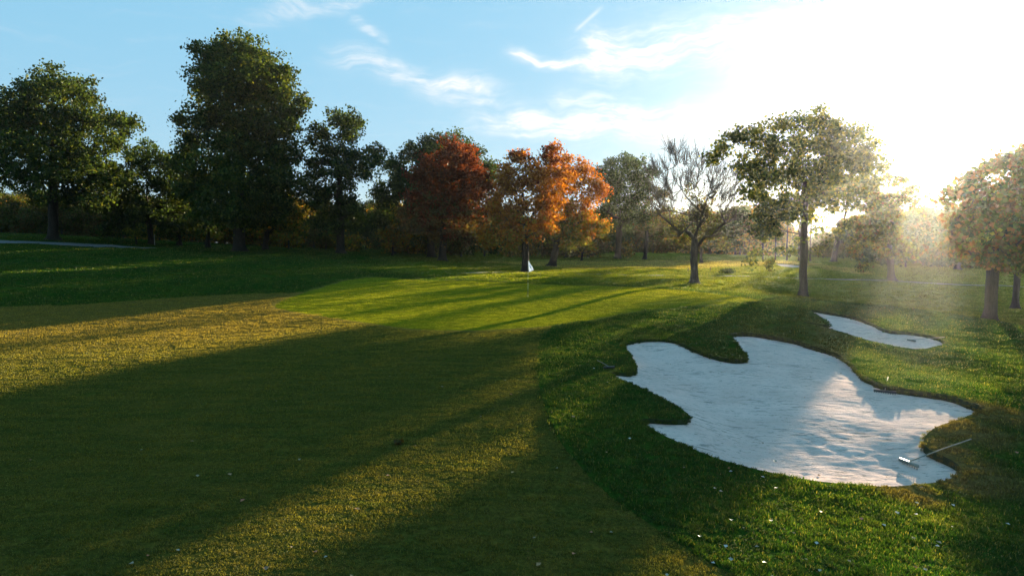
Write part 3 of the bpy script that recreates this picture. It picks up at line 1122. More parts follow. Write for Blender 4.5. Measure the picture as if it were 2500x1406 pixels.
def lobe_tree(name, label, bpx, bpy_, lobes, kinds, leaf=.2, dens=1.0, trunk_r=None, fork=.45, Y=None, group=None, bark=None, cat='tree',
              grad=None, seed=0, depth=.85, bare=False, holes=.0, cl_r=.75, lobe_pow=1.0, spread=1.0):
    """a tree whose crown is a set of leafy lobes; base and lobes were measured on the photograph, depth is given its real roundness"""
    rg = np.random.default_rng(1000 + seed)
    if Y is None:
        b = hit(bpx, bpy_)
        Y = b[1]
    else:
        b = at(bpx, bpy_, Y)
        b[2] = base_z(np.array([b[0]]), np.array([b[1]]))[0]
    b[2] = ground_z(b[None, :2])[0]
    s = Y / F
    L3 = np.array([at(x, y, Y) for x, y, _, _t in lobes])
    R = np.array([q[2] * s for q in lobes])
    cx = L3[:, 0].mean()
    W_ = max(np.abs(L3[:, 0] - cx).max() + R.mean(), 1)
    # every lobe gets a place in depth inside a round plan, and a twin on the other side
    cs, rs = [], []
    for (p, r_), thin in zip(zip(L3, R), [q[3] for q in lobes]):
        u = np.clip((p[0] - cx) / W_, -1, 1)
        dmax = W_ * math.sqrt(max(0, 1 - u * u)) * depth
        if thin:
            cs.append(CAM + (p - CAM) * (1 + (rg.random() - .5) * r_ / Y)); rs.append(r_)
            continue
        off = (rg.random() * .9 + .1) * dmax
        sg = rg.choice([-1, 1])
        for q in (sg, -sg):
            cs.append(CAM + (p - CAM) * (1 + q * off / Y)); rs.append(r_ * (1 + q * off / Y))
            off = rg.random() * dmax * .9
        if dmax > r_ * 2.2:
            cs.append(CAM + (p - CAM) * (1 + (rg.random() - .5) * dmax / Y)); rs.append(r_ * .9)
    cs, rs = np.array(cs), np.array(rs)
    # clusters of leaves fill the lobes, more near their skin
    clus = []
    for p, r_ in zip(cs, rs):
        nn_ = max(3, int((r_ / cl_r) ** 2 * 3.4))
        dirs = rg.normal(0, 1, (nn_, 3)); dirs /= np.linalg.norm(dirs, axis=1)[:, None]
        rad = r_ * (rg.random(nn_) ** .45) * 1.04
        stray = rg.random(nn_) < .16
        rad = np.where(stray, r_ * (1.1 + .28 * rg.random(nn_)), rad)
        clus.append(p + dirs * rad[:, None] * np.array([1, 1, .9]))
    clus = np.concatenate(clus)
    clus = clus[clus[:, 2] > b[2] + 1.0]
    top = clus[:, 2].max()
    fk = np.array([b[0] * .7 + cx * .3, b[1], b[2] + (top - b[2]) * fork])
    r0 = trunk_r if trunk_r else (top - b[2]) * .026
    tg = clus
    if len(tg) > 420:
        tg = clus[rg.choice(len(clus), 420, replace=False)]
    arr, parent, rad, nt_ = skeleton(b, fk, tg, r0, rg, .9, .3 if bare else .75)
    trunk, limbs = build_tubes(arr, parent, rad, nt_, b[2], r0)
    root = thing(name, label, cat, tuple(b), group)
    bk = bark or M_BARK
    v, f = tubes(trunk)
    obj('trunk', mesh_np('trunk', v - b, f, [bk], True), root)
    if bare:
        # fine twigs fanning out of every limb end
        tw = []
        for c_ in tg:
            outd = c_ - (fk + np.array([0, 0, -.5])); outd /= np.linalg.norm(outd)
            for _ in range(bare):
                dd = outd + rg.normal(0, .45, 3) + np.array([0, 0, .25]); dd /= np.linalg.norm(dd)
                ln = .5 + .9 * rg.random()
                m_ = c_ + dd * ln * .5 + rg.normal(0, .04, 3)
                tw.append(([c_, m_, c_ + dd * ln + np.array([0, 0, .1])], [.018, .014, .008]))
                d2 = dd + rg.normal(0, .5, 3); d2 /= np.linalg.norm(d2)
                tw.append(([m_, m_ + d2 * ln * .5], [.012, .007]))
        limbs = limbs + tw
    v, f = tubes(limbs)
    obj('limbs', mesh_np('limbs', v - b, f, [bk], True), root)
    if dens > 0:
        per = int(46 * dens * (cl_r / .75) ** 2 * (.2 / leaf) ** 1.2)
        n = len(clus) * per
        cid = np.repeat(np.arange(len(clus)), per)
        g = rg.normal(0, 1, (n, 3)) * np.array([.46, .46, .34]) * cl_r
        cen = clus[cid] + g
        tone = rg.random(len(clus))
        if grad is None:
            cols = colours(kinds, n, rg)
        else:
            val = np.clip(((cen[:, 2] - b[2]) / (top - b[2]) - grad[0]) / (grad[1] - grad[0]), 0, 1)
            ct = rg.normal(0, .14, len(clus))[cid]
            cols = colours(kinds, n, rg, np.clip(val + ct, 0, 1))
        cols = cols * (.7 + .6 * tone[cid])[:, None]
        cen = cen[cen[:, 2] > b[2] + .6] if False else cen
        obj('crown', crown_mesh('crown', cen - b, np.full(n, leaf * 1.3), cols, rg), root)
        TREE_LOG.append((name, Y, n * 2))
    return root, b


def Lb(s):
    return [tuple(float(q) for q in t.strip('t').split(',')) + ((1,) if t.endswith('t') else (0,)) for t in s.split()]


lobe_tree('oak_tree', 'broad open dark green oak standing furthest left, at the top of the slope', 130, 585,
          Lb('90,225,42 40,250,42 130,205,38 175,225,42 210,250,30 5,300,50 80,300,52 165,300,52 230,300,38 290,300,30 318,312,20 -20,370,50 -10,320,46 255,470,30 300,435,22 320,370,16 60,370,52 140,370,52 205,370,48 275,345,32 50,430,42 130,430,45 215,425,48 -30,440,35 175,475,38 260,430,38 100,480,25 230,490,30'),
          [('green', 3), ('dark', 1), ('olive', 1)], dens=.85, trunk_r=.5, fork=.55, seed=1, cl_r=.8)
lobe_tree('small_tree', 'small dark tree in the shade between the leftmost oak and the tallest tree', 370, 604,
          Lb('370,368,22 405,390,30 340,398,28 300,430,30 370,440,46 310,480,38 425,455,38 350,520,42 405,530,40 300,535,34 265,505,30 270,560,24 340,565,26'),
          [('green', 2), ('dark', 2)], dens=.8, trunk_r=.3, seed=2, Y=84)
lobe_tree('leaning_tree', 'slim dark tree with a low crown tucked behind the left of the tallest tree', 438, 606,
          Lb('440,500,38 450,545,34 410,560,28 480,540,32 445,450,32 400,500,30 435,410,22 475,585,14'), [('green', 2), ('olive', 1)], dens=.8, trunk_r=.28, seed=3, Y=86)
lobe_tree('low_bright_tree', 'little tree with a pale green lit crown low to the ground between dark trunks', 332, 594,
          Lb('330,572,13 345,560,10 318,562,9'), [('yellowgreen', 3)], leaf=.16, dens=.8, trunk_r=.07, fork=.3, seed=4, Y=80, cl_r=.4)
lobe_tree('tallest_tree', 'tallest tree of all, a dense green broadleaf with a thick trunk left of centre', 585, 612,
          Lb('548,125,40 595,128,40 505,148,38 560,170,50 620,160,44 655,165,34 690,185,26 500,210,44 570,230,60 650,225,52 698,240,30 720,268,16 485,285,34 440,292,9 560,305,68 645,305,64 702,305,32 738,252,9 468,350,38 448,385,22 550,385,74 645,385,66 705,375,30 480,430,52 560,455,66 645,455,58 700,440,30 500,505,44 570,520,48 640,520,42 690,495,26 450,460,26'),
          [('green', 4), ('olive', 2), ('dark', 1)], dens=.95, trunk_r=.62, fork=.5, seed=5, cl_r=.85, depth=.8)
lobe_tree('thin_dark_tree', 'straight thin trunked tree just left of the thick trunk of the tallest tree', 508, 609,
          Lb('510,500,30 488,540,25 532,545,25 510,450,30'), [('green', 2), ('dark', 2)], dens=.6, trunk_r=.24, seed=6, Y=82)
lobe_tree('turning_tree', 'low tree turning yellow and gold just right of the thick trunk of the tallest tree', 648, 614,
          Lb('650,495,30 690,505,32 722,525,22 640,540,26 700,548,26 728,562,14 612,515,22 680,470,24'), [('yellowgreen', 3), ('gold', 1), ('olive', 2)],
          dens=.8, trunk_r=.3, seed=7, Y=80)
lobe_tree('open_oak', 'tall open dark oak with sky showing through it, left of the red maple', 832, 620,
          Lb('852,290,28 820,292,24 875,305,16 775,325,26 850,330,28 805,370,38 762,345,16 860,395,38 908,385,30 925,380,16 770,415,34 830,435,40 895,425,22 745,465,32 790,475,30 765,500,20 840,505,42 800,540,34 865,535,32'),
          [('dark', 2), ('green', 3)], dens=.72, trunk_r=.45, fork=.6, seed=8)
lobe_tree('dark_round_tree', 'large round blackish green tree looming behind the red maple', 1053, 632,
          Lb('1060,352,30 1110,355,30 1020,380,36 962,405,22 1150,375,30 1080,410,56 980,450,46 935,480,32 1165,440,46 1050,480,56 925,530,26 1000,535,46 1190,415,20 1120,470,40 900,555,16'),
          [('dark', 3), ('green', 1)], dens=1.0, trunk_r=.5, seed=9, Y=92, cl_r=.9)
lobe_tree('red_maple', 'deep red maple in the middle of the tree line, left of the orange maples', 1080, 637,
          Lb('1105,365,28 1140,380,28 1050,400,24 1090,425,48 1148,430,42 1030,440,34 1000,478,14 1055,495,50 1125,500,52 1185,465,24 1010,540,32 1080,550,44 1150,560,38 1200,510,24 985,520,14 1210,480,14'),
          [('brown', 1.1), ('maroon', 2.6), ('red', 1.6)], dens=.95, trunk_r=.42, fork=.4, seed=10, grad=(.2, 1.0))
lobe_tree('orange_maple', 'bright orange maple right behind the flagstick, the nearer of the two orange maples', 1283, 664,
          Lb('1260,378,14 1285,390,22 1238,415,20 1345,368,22 1342,395,28 1315,420,28 1280,440,40 1240,465,28 1332,450,42 1298,505,44 1248,515,28 1208,568,34 1186,590,18 1258,570,32 1222,530,24 1310,560,30 1230,440,18 1375,440,25 1350,500,32 1325,535,30 1348,430,30 1205,500,14'),
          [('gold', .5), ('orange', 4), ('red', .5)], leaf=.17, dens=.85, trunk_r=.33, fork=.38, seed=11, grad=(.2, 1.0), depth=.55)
lobe_tree('golden_orange_maple', 'orange maple with yellow green lower branches, the further right of the two orange maples', 1348, 650,
          Lb('1385,395,24 1425,412,24 1400,445,38 1452,450,26 1470,470,14 1440,485,24 1360,495,40 1405,520,34 1455,545,24 1478,552,10 1380,565,32 1345,555,30 1420,582,14 1380,600,14 1420,545,30'),
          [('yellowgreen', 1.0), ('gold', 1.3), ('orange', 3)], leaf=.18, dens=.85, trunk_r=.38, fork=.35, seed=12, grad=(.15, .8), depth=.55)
lobe_tree('far_dark_tree', 'tall dark green tree right of the orange maples, behind the bare tree', 1508, 632,
          Lb('1532,395,18 1556,398,16 1490,400,14 1520,430,36 1460,420,11 1562,440,26 1500,475,36 1550,485,36 1478,510,22 1530,535,38 1572,530,24 1592,420,8 1495,440,25'),
          [('dark', 2), ('green', 2)], dens=.9, trunk_r=.45, fork=.4, seed=13, cl_r=.9)
lobe_tree('brown_tree', 'thin brownish half bare tree between the far dark tree and the bare tree', 1574, 633,
          Lb('1600,470,22 1570,500,22 1612,520,26 1580,550,26 1602,580,16 1625,480,18'), [('brown', 3), ('olive', 2)], dens=.4, trunk_r=.25, seed=14)
lobe_tree('bare_tree', 'nearly leafless tree with upswept bare branches and a short dark trunk', 1695, 690,
          Lb('1650,398,26 1680,388,22 1618,428,24 1742,422,22 1780,435,24 1700,455,40 1635,490,34 1765,495,34 1700,535,36 1802,428,16 1592,422,14 1650,455,30 1745,465,30 1600,465,18 1795,470,20 1612,520,16 1780,528,18 1660,570,18 1735,575,18 1640,375,14 1715,405,18'),
          [('brown', 1)], dens=0, trunk_r=.27, fork=.34, seed=115, bare=4, bark=M_BARK_G, depth=.7, cl_r=.68)
lobe_tree('scrubby_tree', 'small scrubby tree with sparse brown and olive leaves showing through the bare tree', 1712, 640,
          Lb('1690,465,24 1650,535,26 1735,555,34 1700,585,28 1645,580,22 1720,500,28 1762,590,20'), [('brown', 2), ('olive', 2), ('yellowgreen', 1)],
          dens=.3, trunk_r=.2, seed=16, Y=92, depth=.3)
lobe_tree('spreading_oak', 'big spreading oak standing alone in the glare above the small bunker', 1960, 729,
          Lb('2000,285,22 1965,300,24 1905,308,24 2035,310,22 1852,335,32 1800,338,26 1762,362,20 1742,385,11 1880,370,38 1950,355,42 2020,345,38 2078,332,30 2118,368,27 2050,372,34 2092,388,30 2010,440,34 1828,405,34 1865,440,38 1940,425,44 2020,410,38 2088,415,34 2140,412,20 2120,450,22 2090,480,18t 1860,485,24 1920,495,36 2000,485,34 2065,485,28 1890,535,22t 1842,574,22t 1868,578,16t 1842,642,12t 1850,618,10t 2035,515,16t 1880,640,12t 2080,600,14t 1995,562,10t 2022,588,9t 1975,535,12t 2050,568,9t 1955,592,9t 1930,610,8t 2000,610,8t 2070,548,10t 1905,575,18t 1925,530,26 1885,515,26 1832,470,24 1872,556,24 1905,600,18t 1860,530,24'),
          [('green', 1.5), ('olive', 3), ('yellowgreen', 2.5)], leaf=.15, dens=1.0, trunk_r=.26, fork=.62, seed=17, cl_r=.5)
lobe_tree('glowing_tree', 'small yellowish tree in the glare to the right of the spreading oak', 2176, 685,
          Lb('2140,470,24t 2165,450,20t 2178,485,26t 2128,500,24t 2118,472,16t 2160,520,24t 2215,468,20t 2238,500,20t 2205,440,16t 2150,530,34 2185,540,26t 2165,590,32 2120,575,22 2205,600,22t 2085,615,16t 2102,655,11t 2220,625,16t 2074,545,18t 2050,546,14t 2098,540,14t'),
          [('yellowgreen', 2), ('olive', 2), ('rust', 1)], leaf=.18, dens=1.9, trunk_r=.28, seed=18, cl_r=.55, depth=.55)
lobe_tree('notch_tree', 'low bushy tree right under the brightest part of the sky', 2335, 700,
          Lb('2262,530,14 2300,532,14 2335,540,20 2235,555,20 2260,560,28 2310,560,28 2280,620,24 2340,600,28 2330,640,24 2240,600,24'), [('olive', 3), ('green', 1), ('rust', 1)], leaf=.26, dens=1.4, trunk_r=.35, seed=19, Y=100)
lobe_tree('hazy_tall_tree', 'tall hazy tree standing far off behind the crown of the spreading oak', 2035, 640, Lb('2030,462,20 2060,450,24 2000,466,18 2090,452,22 2045,440,18 1975,470,14 2115,452,22 2070,470,16 2165,488,18t 2190,480,14t 1992,540,12t 2035,565,12t 2112,545,26 2135,575,24 2100,605,22 2150,610,20'), [('olive', 2), ('yellowgreen', 2), ('gold', 1)], leaf=.3, dens=.9, trunk_r=.4, seed=22, Y=112)  # added tree, crown shaped to cast the dark band on the fairway
lobe_tree('edge_oak', 'large reddish brown oak filling the right edge of the picture', 2415, 782,
          Lb('2470,400,28 2505,385,32 2422,412,24 2372,440,24 2335,480,24 2400,480,42 2480,465,42 2350,540,32 2430,555,46 2500,545,42 2332,600,24 2400,625,36 2480,635,36 2560,440,55 2560,560,60'),
          [('rust', 2.5), ('olive', 2.5), ('yellowgreen', .7)], leaf=.19, dens=1.4, trunk_r=.33, seed=20, cl_r=.55)
lobe_tree('edge_tree', 'slimmer tree with a thin trunk just behind the large oak at the right edge', 2478, 756,
          Lb('2480,500,30 2520,520,34 2460,560,30 2500,600,34 2440,620,20 2540,640,30'), [('rust', 2), ('brown', 2)], leaf=.17, dens=1.3, trunk_r=.2, seed=21)
for i_, (px_, py_, lb_, lab_) in enumerate([(500, 606, '490,580,14 510,572,16 530,584,13 548,590,9', 'glowing gold bushy tree between the thin dark trunk and the tallest trunk'),
                                         (705, 612, '690,555,16 712,548,14 722,570,13 700,580,11', 'small golden tree under the right side of the tallest crown'),
                                         (958, 622, '945,570,18 965,555,18 985,580,16 955,598,12', 'small golden olive tree in the gap left of the red maple'),
                                         (1420, 630, '1400,600,12 1425,592,14 1448,604,11', 'low yellow tree under the further orange maple')]):
    lobe_tree('golden_tree', lab_, px_, py_, Lb(lb_), [('gold', 4), ('yellowgreen', 1)], leaf=.24, dens=1.0, trunk_r=.12, fork=.35, seed=80 + i_, Y=92 + i_, group='small golden trees at the wood edge', cl_r=.5)
for i_, (px_, tp_, r_) in enumerate([(1862, 512, 13), (1893, 502, 12), (1921, 518, 11), (1950, 500, 13), (1978, 514, 10)]):  # trees added with high crowns to throw narrow shadows over the green
    lobe_tree('slender_tree', ['slender yellow leaved tree, leftmost of the thin trees left of the spreading oak', 'taller slender tree, second of the thin trees left of the spreading oak',
                               'small slender tree in the middle of the thin trees beside the spreading oak', 'slender tree showing just left of the spreading oak trunk, high crown',
                               'slender tree partly hidden by the trunk of the spreading oak'][i_], px_, 636, [(px_, tp_, r_, 0), (px_ + 5, tp_ + 16, r_ - 2, 0), (px_ - 6, tp_ + 12, r_ - 3, 0)],
              [('gold', 1), ('yellowgreen', 3), ('olive', 2)], leaf=.26, dens=.8, trunk_r=.12, fork=.6, seed=60 + i_, Y=112, depth=.5, group='slender trees behind the spreading oak', cl_r=.6)
for t_ in TREE_LOG:
    print('TREE', t_)
print('TRIS', sum(t_[2] for t_ in TREE_LOG))

# background woodland: five shared crowns, individual trees
def wood_proto(kinds, h, wdt, seed, dens=1.0):
    rg = np.random.default_rng(seed)
    nl = 22
    lob = np.stack([rg.normal(0, wdt * .42, nl), rg.normal(0, wdt * .42, nl), h * (.14 + .76 * rg.random(nl) ** 1.1)], 1)
    sh = 1 - np.clip((lob[:, 2] / h - .6) / .5, 0, .8)
    lob[:, :2] *= sh[:, None]
    R = wdt * (.18 + .14 * rg.random(nl))
    cl2 = []
    for p, r_ in zip(lob, R):
        k = max(4, int((r_ / .85) ** 2 * 5))
        dd = rg.normal(0, 1, (k, 3)); dd /= np.linalg.norm(dd, axis=1)[:, None]
        cl2.append(p + dd * (r_ * rg.random(k) ** .45)[:, None])
    cl2 = np.concatenate(cl2)
    cl2 = cl2[cl2[:, 2] > .8]
    arr, par, rad, nt_ = skeleton((0, 0, 0), (0, 0, h * .4), cl2[rg.choice(len(cl2), min(60, len(cl2)), replace=False)], h * .018, rg, 1.3)
    tr, lm = build_tubes(arr, par, rad, nt_, 0, h * .018)
    v, f = tubes(tr + lm)
    mt = mesh_np('trunk', v, f, [M_BARK_G], True)
    per = int(40 * dens)
    cid = np.repeat(np.arange(len(cl2)), per)
    cen = cl2[cid] + rg.normal(0, 1, (len(cid), 3)) * np.array([.6, .6, .42])
    cols = colours(kinds, len(cid), rg) * (.7 + .6 * rg.random(len(cl2)))[cid][:, None]
    mc = crown_mesh('crown', cen, np.full(len(cid), .38), cols, rg)
    return mt, mc, h


protos = [wood_proto([('brown', 3), ('olive', 1)], 9, 6, 101, .8), wood_proto([('olive', 2), ('brown', 1)], 10, 7, 102, .9), wood_proto([('gold', 2), ('yellowgreen', 1), ('brown', 1)], 8, 6, 103, .8),
          wood_proto([('green', 2), ('dark', 1)], 11, 7, 104, 1.0), wood_proto([('rust', 2), ('olive', 2)], 9.5, 7, 105, .8)]


def wood_tree(x, y, k, top, label, name='woodland_tree', group='woodland behind the golf course'):
    """top: height of the tree in metres"""
    mt, mc, h = protos[k]
    z = ground_z(np.array([[x, y]]))[0]
    root = thing(name, label, 'tree', (x, y, z - .1), group)
    s_ = top / h
    for nm, me in (('trunk', mt), ('crown', mc)):
        o = obj(nm, me, root)
        wd = .85 + .4 * random.random()
        o.scale = (s_ * wd, s_ * wd, s_)
        o.rotation_euler = (0, 0, 0)
    root.rotation_euler = (0, 0, random.random() * 6.28)
    return root


HEROES = [(-150, 'the left end of the slope'), (60, 'the leftmost oak'), (250, 'the small dark tree'), (400, 'the small leaning trees'), (585, 'the tallest tree'), (720, 'the low turning tree'), (832, 'the tall open oak'), (960, 'the gap left of the red maple'),
          (1090, 'the red maple'), (1250, 'the nearer orange maple'), (1400, 'the further orange maple'), (1510, 'the far dark tree'), (1620, 'the half bare brown tree'), (1710, 'the bare tree'), (1830, 'the sunlit far lawn'),
          (1960, 'the spreading oak'), (2110, 'the glare beside the spreading oak'), (2200, 'the small glowing tree'), (2310, 'the notch under the sun'), (2440, 'the right edge oak')]
WKIND = ['dull brown', 'olive brown', 'golden yellow', 'dark green', 'rusty brown']
k_ = 0
for row, (Yr, dx) in enumerate([(104, 80), (116, 74), (132, 70), (158, 66)]):
    px = -320 + row * 30
    while px < 2750:
        pxx = px + random.uniform(-22, 22)
        Yy = Yr + random.uniform(-5, 5)
        # tops: higher on the left, low in the sunny gap on the right
        tp = np.interp(pxx, [-300, 0, 250, 700, 1000, 1500, 1650, 1700, 1840, 1880, 2070, 2110, 2330, 2700], [470, 475, 490, 500, 510, 525, 528, 512, 514, 560, 556, 522, 520, 500]) + random.uniform(-12, 22)
        if 1450 < pxx < 2160:
            Yy += 44
        X = (pxx - 1250) / F * Yy
        gz = ground_z(np.array([[X, Yy]]))[0]
        topz = 3.5 + (580 - tp) / F * Yy
        hgt = max(2.5, topz - gz)
        if pxx < 300:
            k = random.choice([0, 1, 1, 4])
        elif pxx < 760:
            k = random.choice([0, 2, 2, 4, 1])
        elif pxx < 1400:
            k = random.choice([0, 1, 3, 3, 2])
        else:
            k = random.choice([1, 2, 4, 2, 0, 3]) if pxx < 1900 else random.choice([3, 1, 3, 1, 4])
        near_ = min(HEROES, key=lambda q: abs(q[0] - pxx))[1]
        wood_tree(X, Yy, k, hgt, '%s tree in the %s woodland row, behind %s' % (WKIND[k], ['front', 'second', 'third', 'rearmost'][row], near_))
        px += dx * (.8 if 1680 < pxx < 2120 else 1)

# ------------------------------------------------------------------ flagstick, posts, rakes, shrub, debris
M_POLE = plain('flagstick paint', (.55, .52, .30), .5, 0, 5, .1, .5)
M_POLEDK = plain('flagstick dark band', (.05, .05, .05), .5, 0, 5, .1, .5)
M_WOOD = plain('weathered wood', (.07, .05, .035), .85, .4, 10, .35, .2, (8, 8, 1))
M_HANDLE = plain('rake handle fibreglass', (.17, .155, .12), .5, .1, 8, .2, .4)
M_HEADDK = plain('black rake plastic', (.02, .02, .022), .45, 0, 8, .2, .5)
M_HEADLT = plain('pale rake plastic', (.22, .21, .18), .5, 0, 8, .2, .5)


def box(x0, x1, y0, y1, z0, z1, bev=0):
    v = [(x, y, z) for x in (x0, x1) for y in (y0, y1) for z in (z0, z1)]
    f = [(0, 1, 3, 2), (4, 6, 7, 5), (0, 4, 5, 1), (2, 3, 7, 6), (0, 2, 6, 4), (1, 5, 7, 3)]
    return np.array(v, float), np.array(f)


def join(parts):
    V, Fc, s = [], [], 0
    for v, f in parts:
        V.append(np.asarray(v)); Fc.append(np.asarray(f) + s); s += len(v)
    return np.concatenate(V), np.concatenate(Fc)


def gpoint(px, py):
    h = hit(px, py)
    h[2] = ground_z(h[None, :2])[0]
    return h


fb = gpoint(1289, 724)
flag_root = thing('flagstick', 'thin golf flagstick standing in the hole with a small white flag at its top', 'flagstick', tuple(fb))
Hf = 88 / F * fb[1]
v, f = tubes([([(0, 0, -.1), (0, 0, Hf * .5), (.012, 0, Hf)], [.015, .014, .012])])
obj('pole', mesh_np('pole', v, f, [M_POLE], True), flag_root)
for a_, b_ in ((.06, .20), (.40, .46), (.70, .74), (.04 + .17, .215 + .01)):
    v, f = tubes([([(0, 0, Hf * a_), (0, 0, Hf * b_)], [.0175, .0175])])
    obj('band', mesh_np('band', v, f, [M_POLEDK], True), flag_root)
# flag: hangs from the top, folded by its own weight
m_flag, nt = material('flag cloth')
uvn = nt.n('ShaderNodeAttribute', attribute_name='fuv', attribute_type='GEOMETRY')
sp_ = nt.n('ShaderNodeSeparateXYZ'); nt.link(uvn.outputs['Vector'], sp_.inputs[0])
u_, v_ = sp_.outputs[0], sp_.outputs[1]
# blue tick-like chevron emblem printed across the cloth
dd = nt.math('ABSOLUTE', nt.math('SUBTRACT', nt.math('ABSOLUTE', nt.math('SUBTRACT', u_, .5)), nt.math('MULTIPLY', nt.math('SUBTRACT', v_, .30), .9)))
em = nt.math('MULTIPLY', nt.math('LESS_THAN', dd, .07), nt.math('MULTIPLY', nt.math('GREATER_THAN', v_, .26), nt.math('LESS_THAN', v_, .68)))
col_ = nt.mix(em, (.52, .60, .72), (.02, .13, .36))
df = nt.n('ShaderNodeBsdfDiffuse'); tr = nt.n('ShaderNodeBsdfTranslucent'); mx = nt.n('ShaderNodeMixShader')
mx.inputs[0].default_value = .2
nt.link(col_, df.inputs[0]); nt.link(col_, tr.inputs[0]); nt.link(df.outputs[0], mx.inputs[1]); nt.link(tr.outputs[0], mx.inputs[2])
o_ = nt.n('ShaderNodeOutputMaterial'); nt.link(mx.outputs[0], o_.inputs[0])
nu, nv_ = 16, 14
fv, fuv, ff = [], [], []
FH = .62
for j in range(nv_ + 1):
    for i in range(nu + 1):
        u, t = i / nu, j / nv_            # t: 0 bottom .. 1 top
        wd = .25 * (1 - t) ** .6 * (.35 + .65 * min(1, (1 - t) * 1.6)) + .02
        x = u * wd + .02 + .03 * (1 - t)
        y = .035 * math.sin(u * 9 + t * 2) * u
        z = Hf - FH + t * FH + (1 - t) * u * .10 - .0 * u
        fv.append((x, y, z)); fuv.append((u, t, 0))
for j in range(nv_):
    for i in range(nu):
        q = j * (nu + 1) + i
        ff.append((q, q + 1, q + nu + 2, q + nu + 1))
me = mesh_np('flag', fv, ff, [m_flag], True)
add_attr(me, 'fuv', fuv, 'FLOAT_VECTOR')
obj('flag', me, flag_root)
# cup
th = np.arange(20) / 20 * 6.2832
cv = np.concatenate([np.stack([.054 * np.cos(th), .054 * np.sin(th), np.full(20, .012)], 1), np.stack([.054 * np.cos(th), .054 * np.sin(th), np.full(20, -.1)], 1)])
i_ = np.arange(20)
obj('hole', mesh_np('hole', cv, np.stack([i_, (i_ + 1) % 20, (i_ + 1) % 20 + 20, i_ + 20], 1), [M_POLEDK], True), None, tuple(fb), None, 'dark round hole in the putting green at the foot of the flagstick', 'hole')


def post(px, py, hpx, label, rad=.05, tilt=0.0):
    p = gpoint(px, py)
    hh = hpx / F * p[1]
    v, f = tubes([([(0, 0, -.15), (tilt * hh * .5, 0, hh * .55), (tilt * hh, 0, hh - .02), (tilt * hh, 0, hh)], [rad, rad, rad, rad * .5])], 8)
    return obj('marker_post', mesh_np('marker_post', v, f, [M_WOOD], True), None, tuple(p), None, label, 'post', 'short dark posts on the lawn')


post(1679, 663, 10, 'short dark post on the lawn just left of the trunk of the bare tree', .05, .15)
post(1734, 662, 9.5, 'short dark post on the lawn just right of the trunk of the bare tree', .05)
pp = gpoint(378, 599)
v, f = tubes([([(0, 0, -.2), (0, 0, 1.0), (.02, 0, 1.35), (.02, 0, 1.38)], [.05, .05, .045, .02])], 8)
obj('pale_post', mesh_np('pale_post', v, f, [plain('pale timber', (.30, .28, .24), .8, .2, 8)], True), None, tuple(pp), None, 'pale upright post beside the trunk of the small dark tree on the slope', 'post')


def rake(hpx, hpy, tpx, tpy, sand, label, wid, head_mat, tail_up=.05, flip=False, tail_len=1.65):
    """bunker rake lying down: crossbar with tines, round handle"""
    def sp(px, py):
        ex = -.1 if sand is not None else 0.0
        for _ in range(4):
            h = hit(px, py, ex)
            q = h[None, :2]
            if sand is not None:
                ex = .5 * ex + .5 * float(sand(q)[0] - base_z(q[:, 0], q[:, 1])[0])
        zz = sand(q)[0] if (sand is not None) else ground_z(q)[0]
        h[2] = zz
        return h
    hd, tl = sp(hpx, hpy), hit(tpx, tpy)
    dirn = tl[:2] - hd[:2]
    L = min(np.linalg.norm(dirn), tail_len)
    dirn = dirn / np.linalg.norm(dirn)
    tl = np.array([*(hd[:2] + dirn * L), 0])
    inb = inside(tl[None, :2], B1)[0] or inside(tl[None, :2], B2)[0]
    tl[2] = ((sand(tl[None, :2])[0] if (inb and sand is not None) else ground_z(tl[None, :2])[0]) + tail_up)
    root = thing('bunker_rake', label, 'rake', tuple(hd), 'rakes left by the bunkers')
    yaw = math.atan2(dirn[1], dirn[0])
    ca, sa = math.cos(yaw), math.sin(yaw)

    def rt(v):
        v = np.asarray(v, float)
        return np.column_stack([v[:, 0] * ca - v[:, 1] * sa, v[:, 0] * sa + v[:, 1] * ca, v[:, 2]])
    v, f = join([box(-.02, .025, -wid / 2, wid / 2, .03, .08)])
    o1 = obj('crossbar', mesh_np('crossbar', rt(v), f, [head_mat]), root)
    nt2 = int(wid / .05)
    tv = [box(-.006, .006, -wid / 2 + .02 + i * (wid - .04) / (nt2 - 1) - .006, -wid / 2 + .02 + i * (wid - .04) / (nt2 - 1) + .006, -.03, .032) for i in range(nt2)]
    v, f = join(tv)
    obj('tines', mesh_np('tines', rt(v), f, [head_mat]), root)
    e = tl - hd
    v, f = tubes([([(dirn[0] * .02, dirn[1] * .02, .075), tuple(e * .5 + np.array([0, 0, .045])), tuple(e)], [.014, .014, .013])], 8)
    obj('handle', mesh_np('handle', v, f, [M_HANDLE], True), root)
    return root


rake(2218, 1136, 2370, 1103, S1, 'pale headed bunker rake nearest the camera, handle resting on the grass',  .42, M_HEADLT, .20, tail_len=1.7)
rake(2160, 960, 2168, 922, S1, 'wide black headed rake in shaded sand near the back of the large bunker', .50, M_HEADDK, .05)
rake(2225, 834, 2306, 829, S2, 'bunker rake lying in the small bunker with its handle towards the tip', .40, M_HEADDK, .05)
rake(1487, 904, 1447, 880, None, 'dark bunker rake lying in the grass left of the large bunker', .30, M_HEADDK, .08, tail_len=1.0)

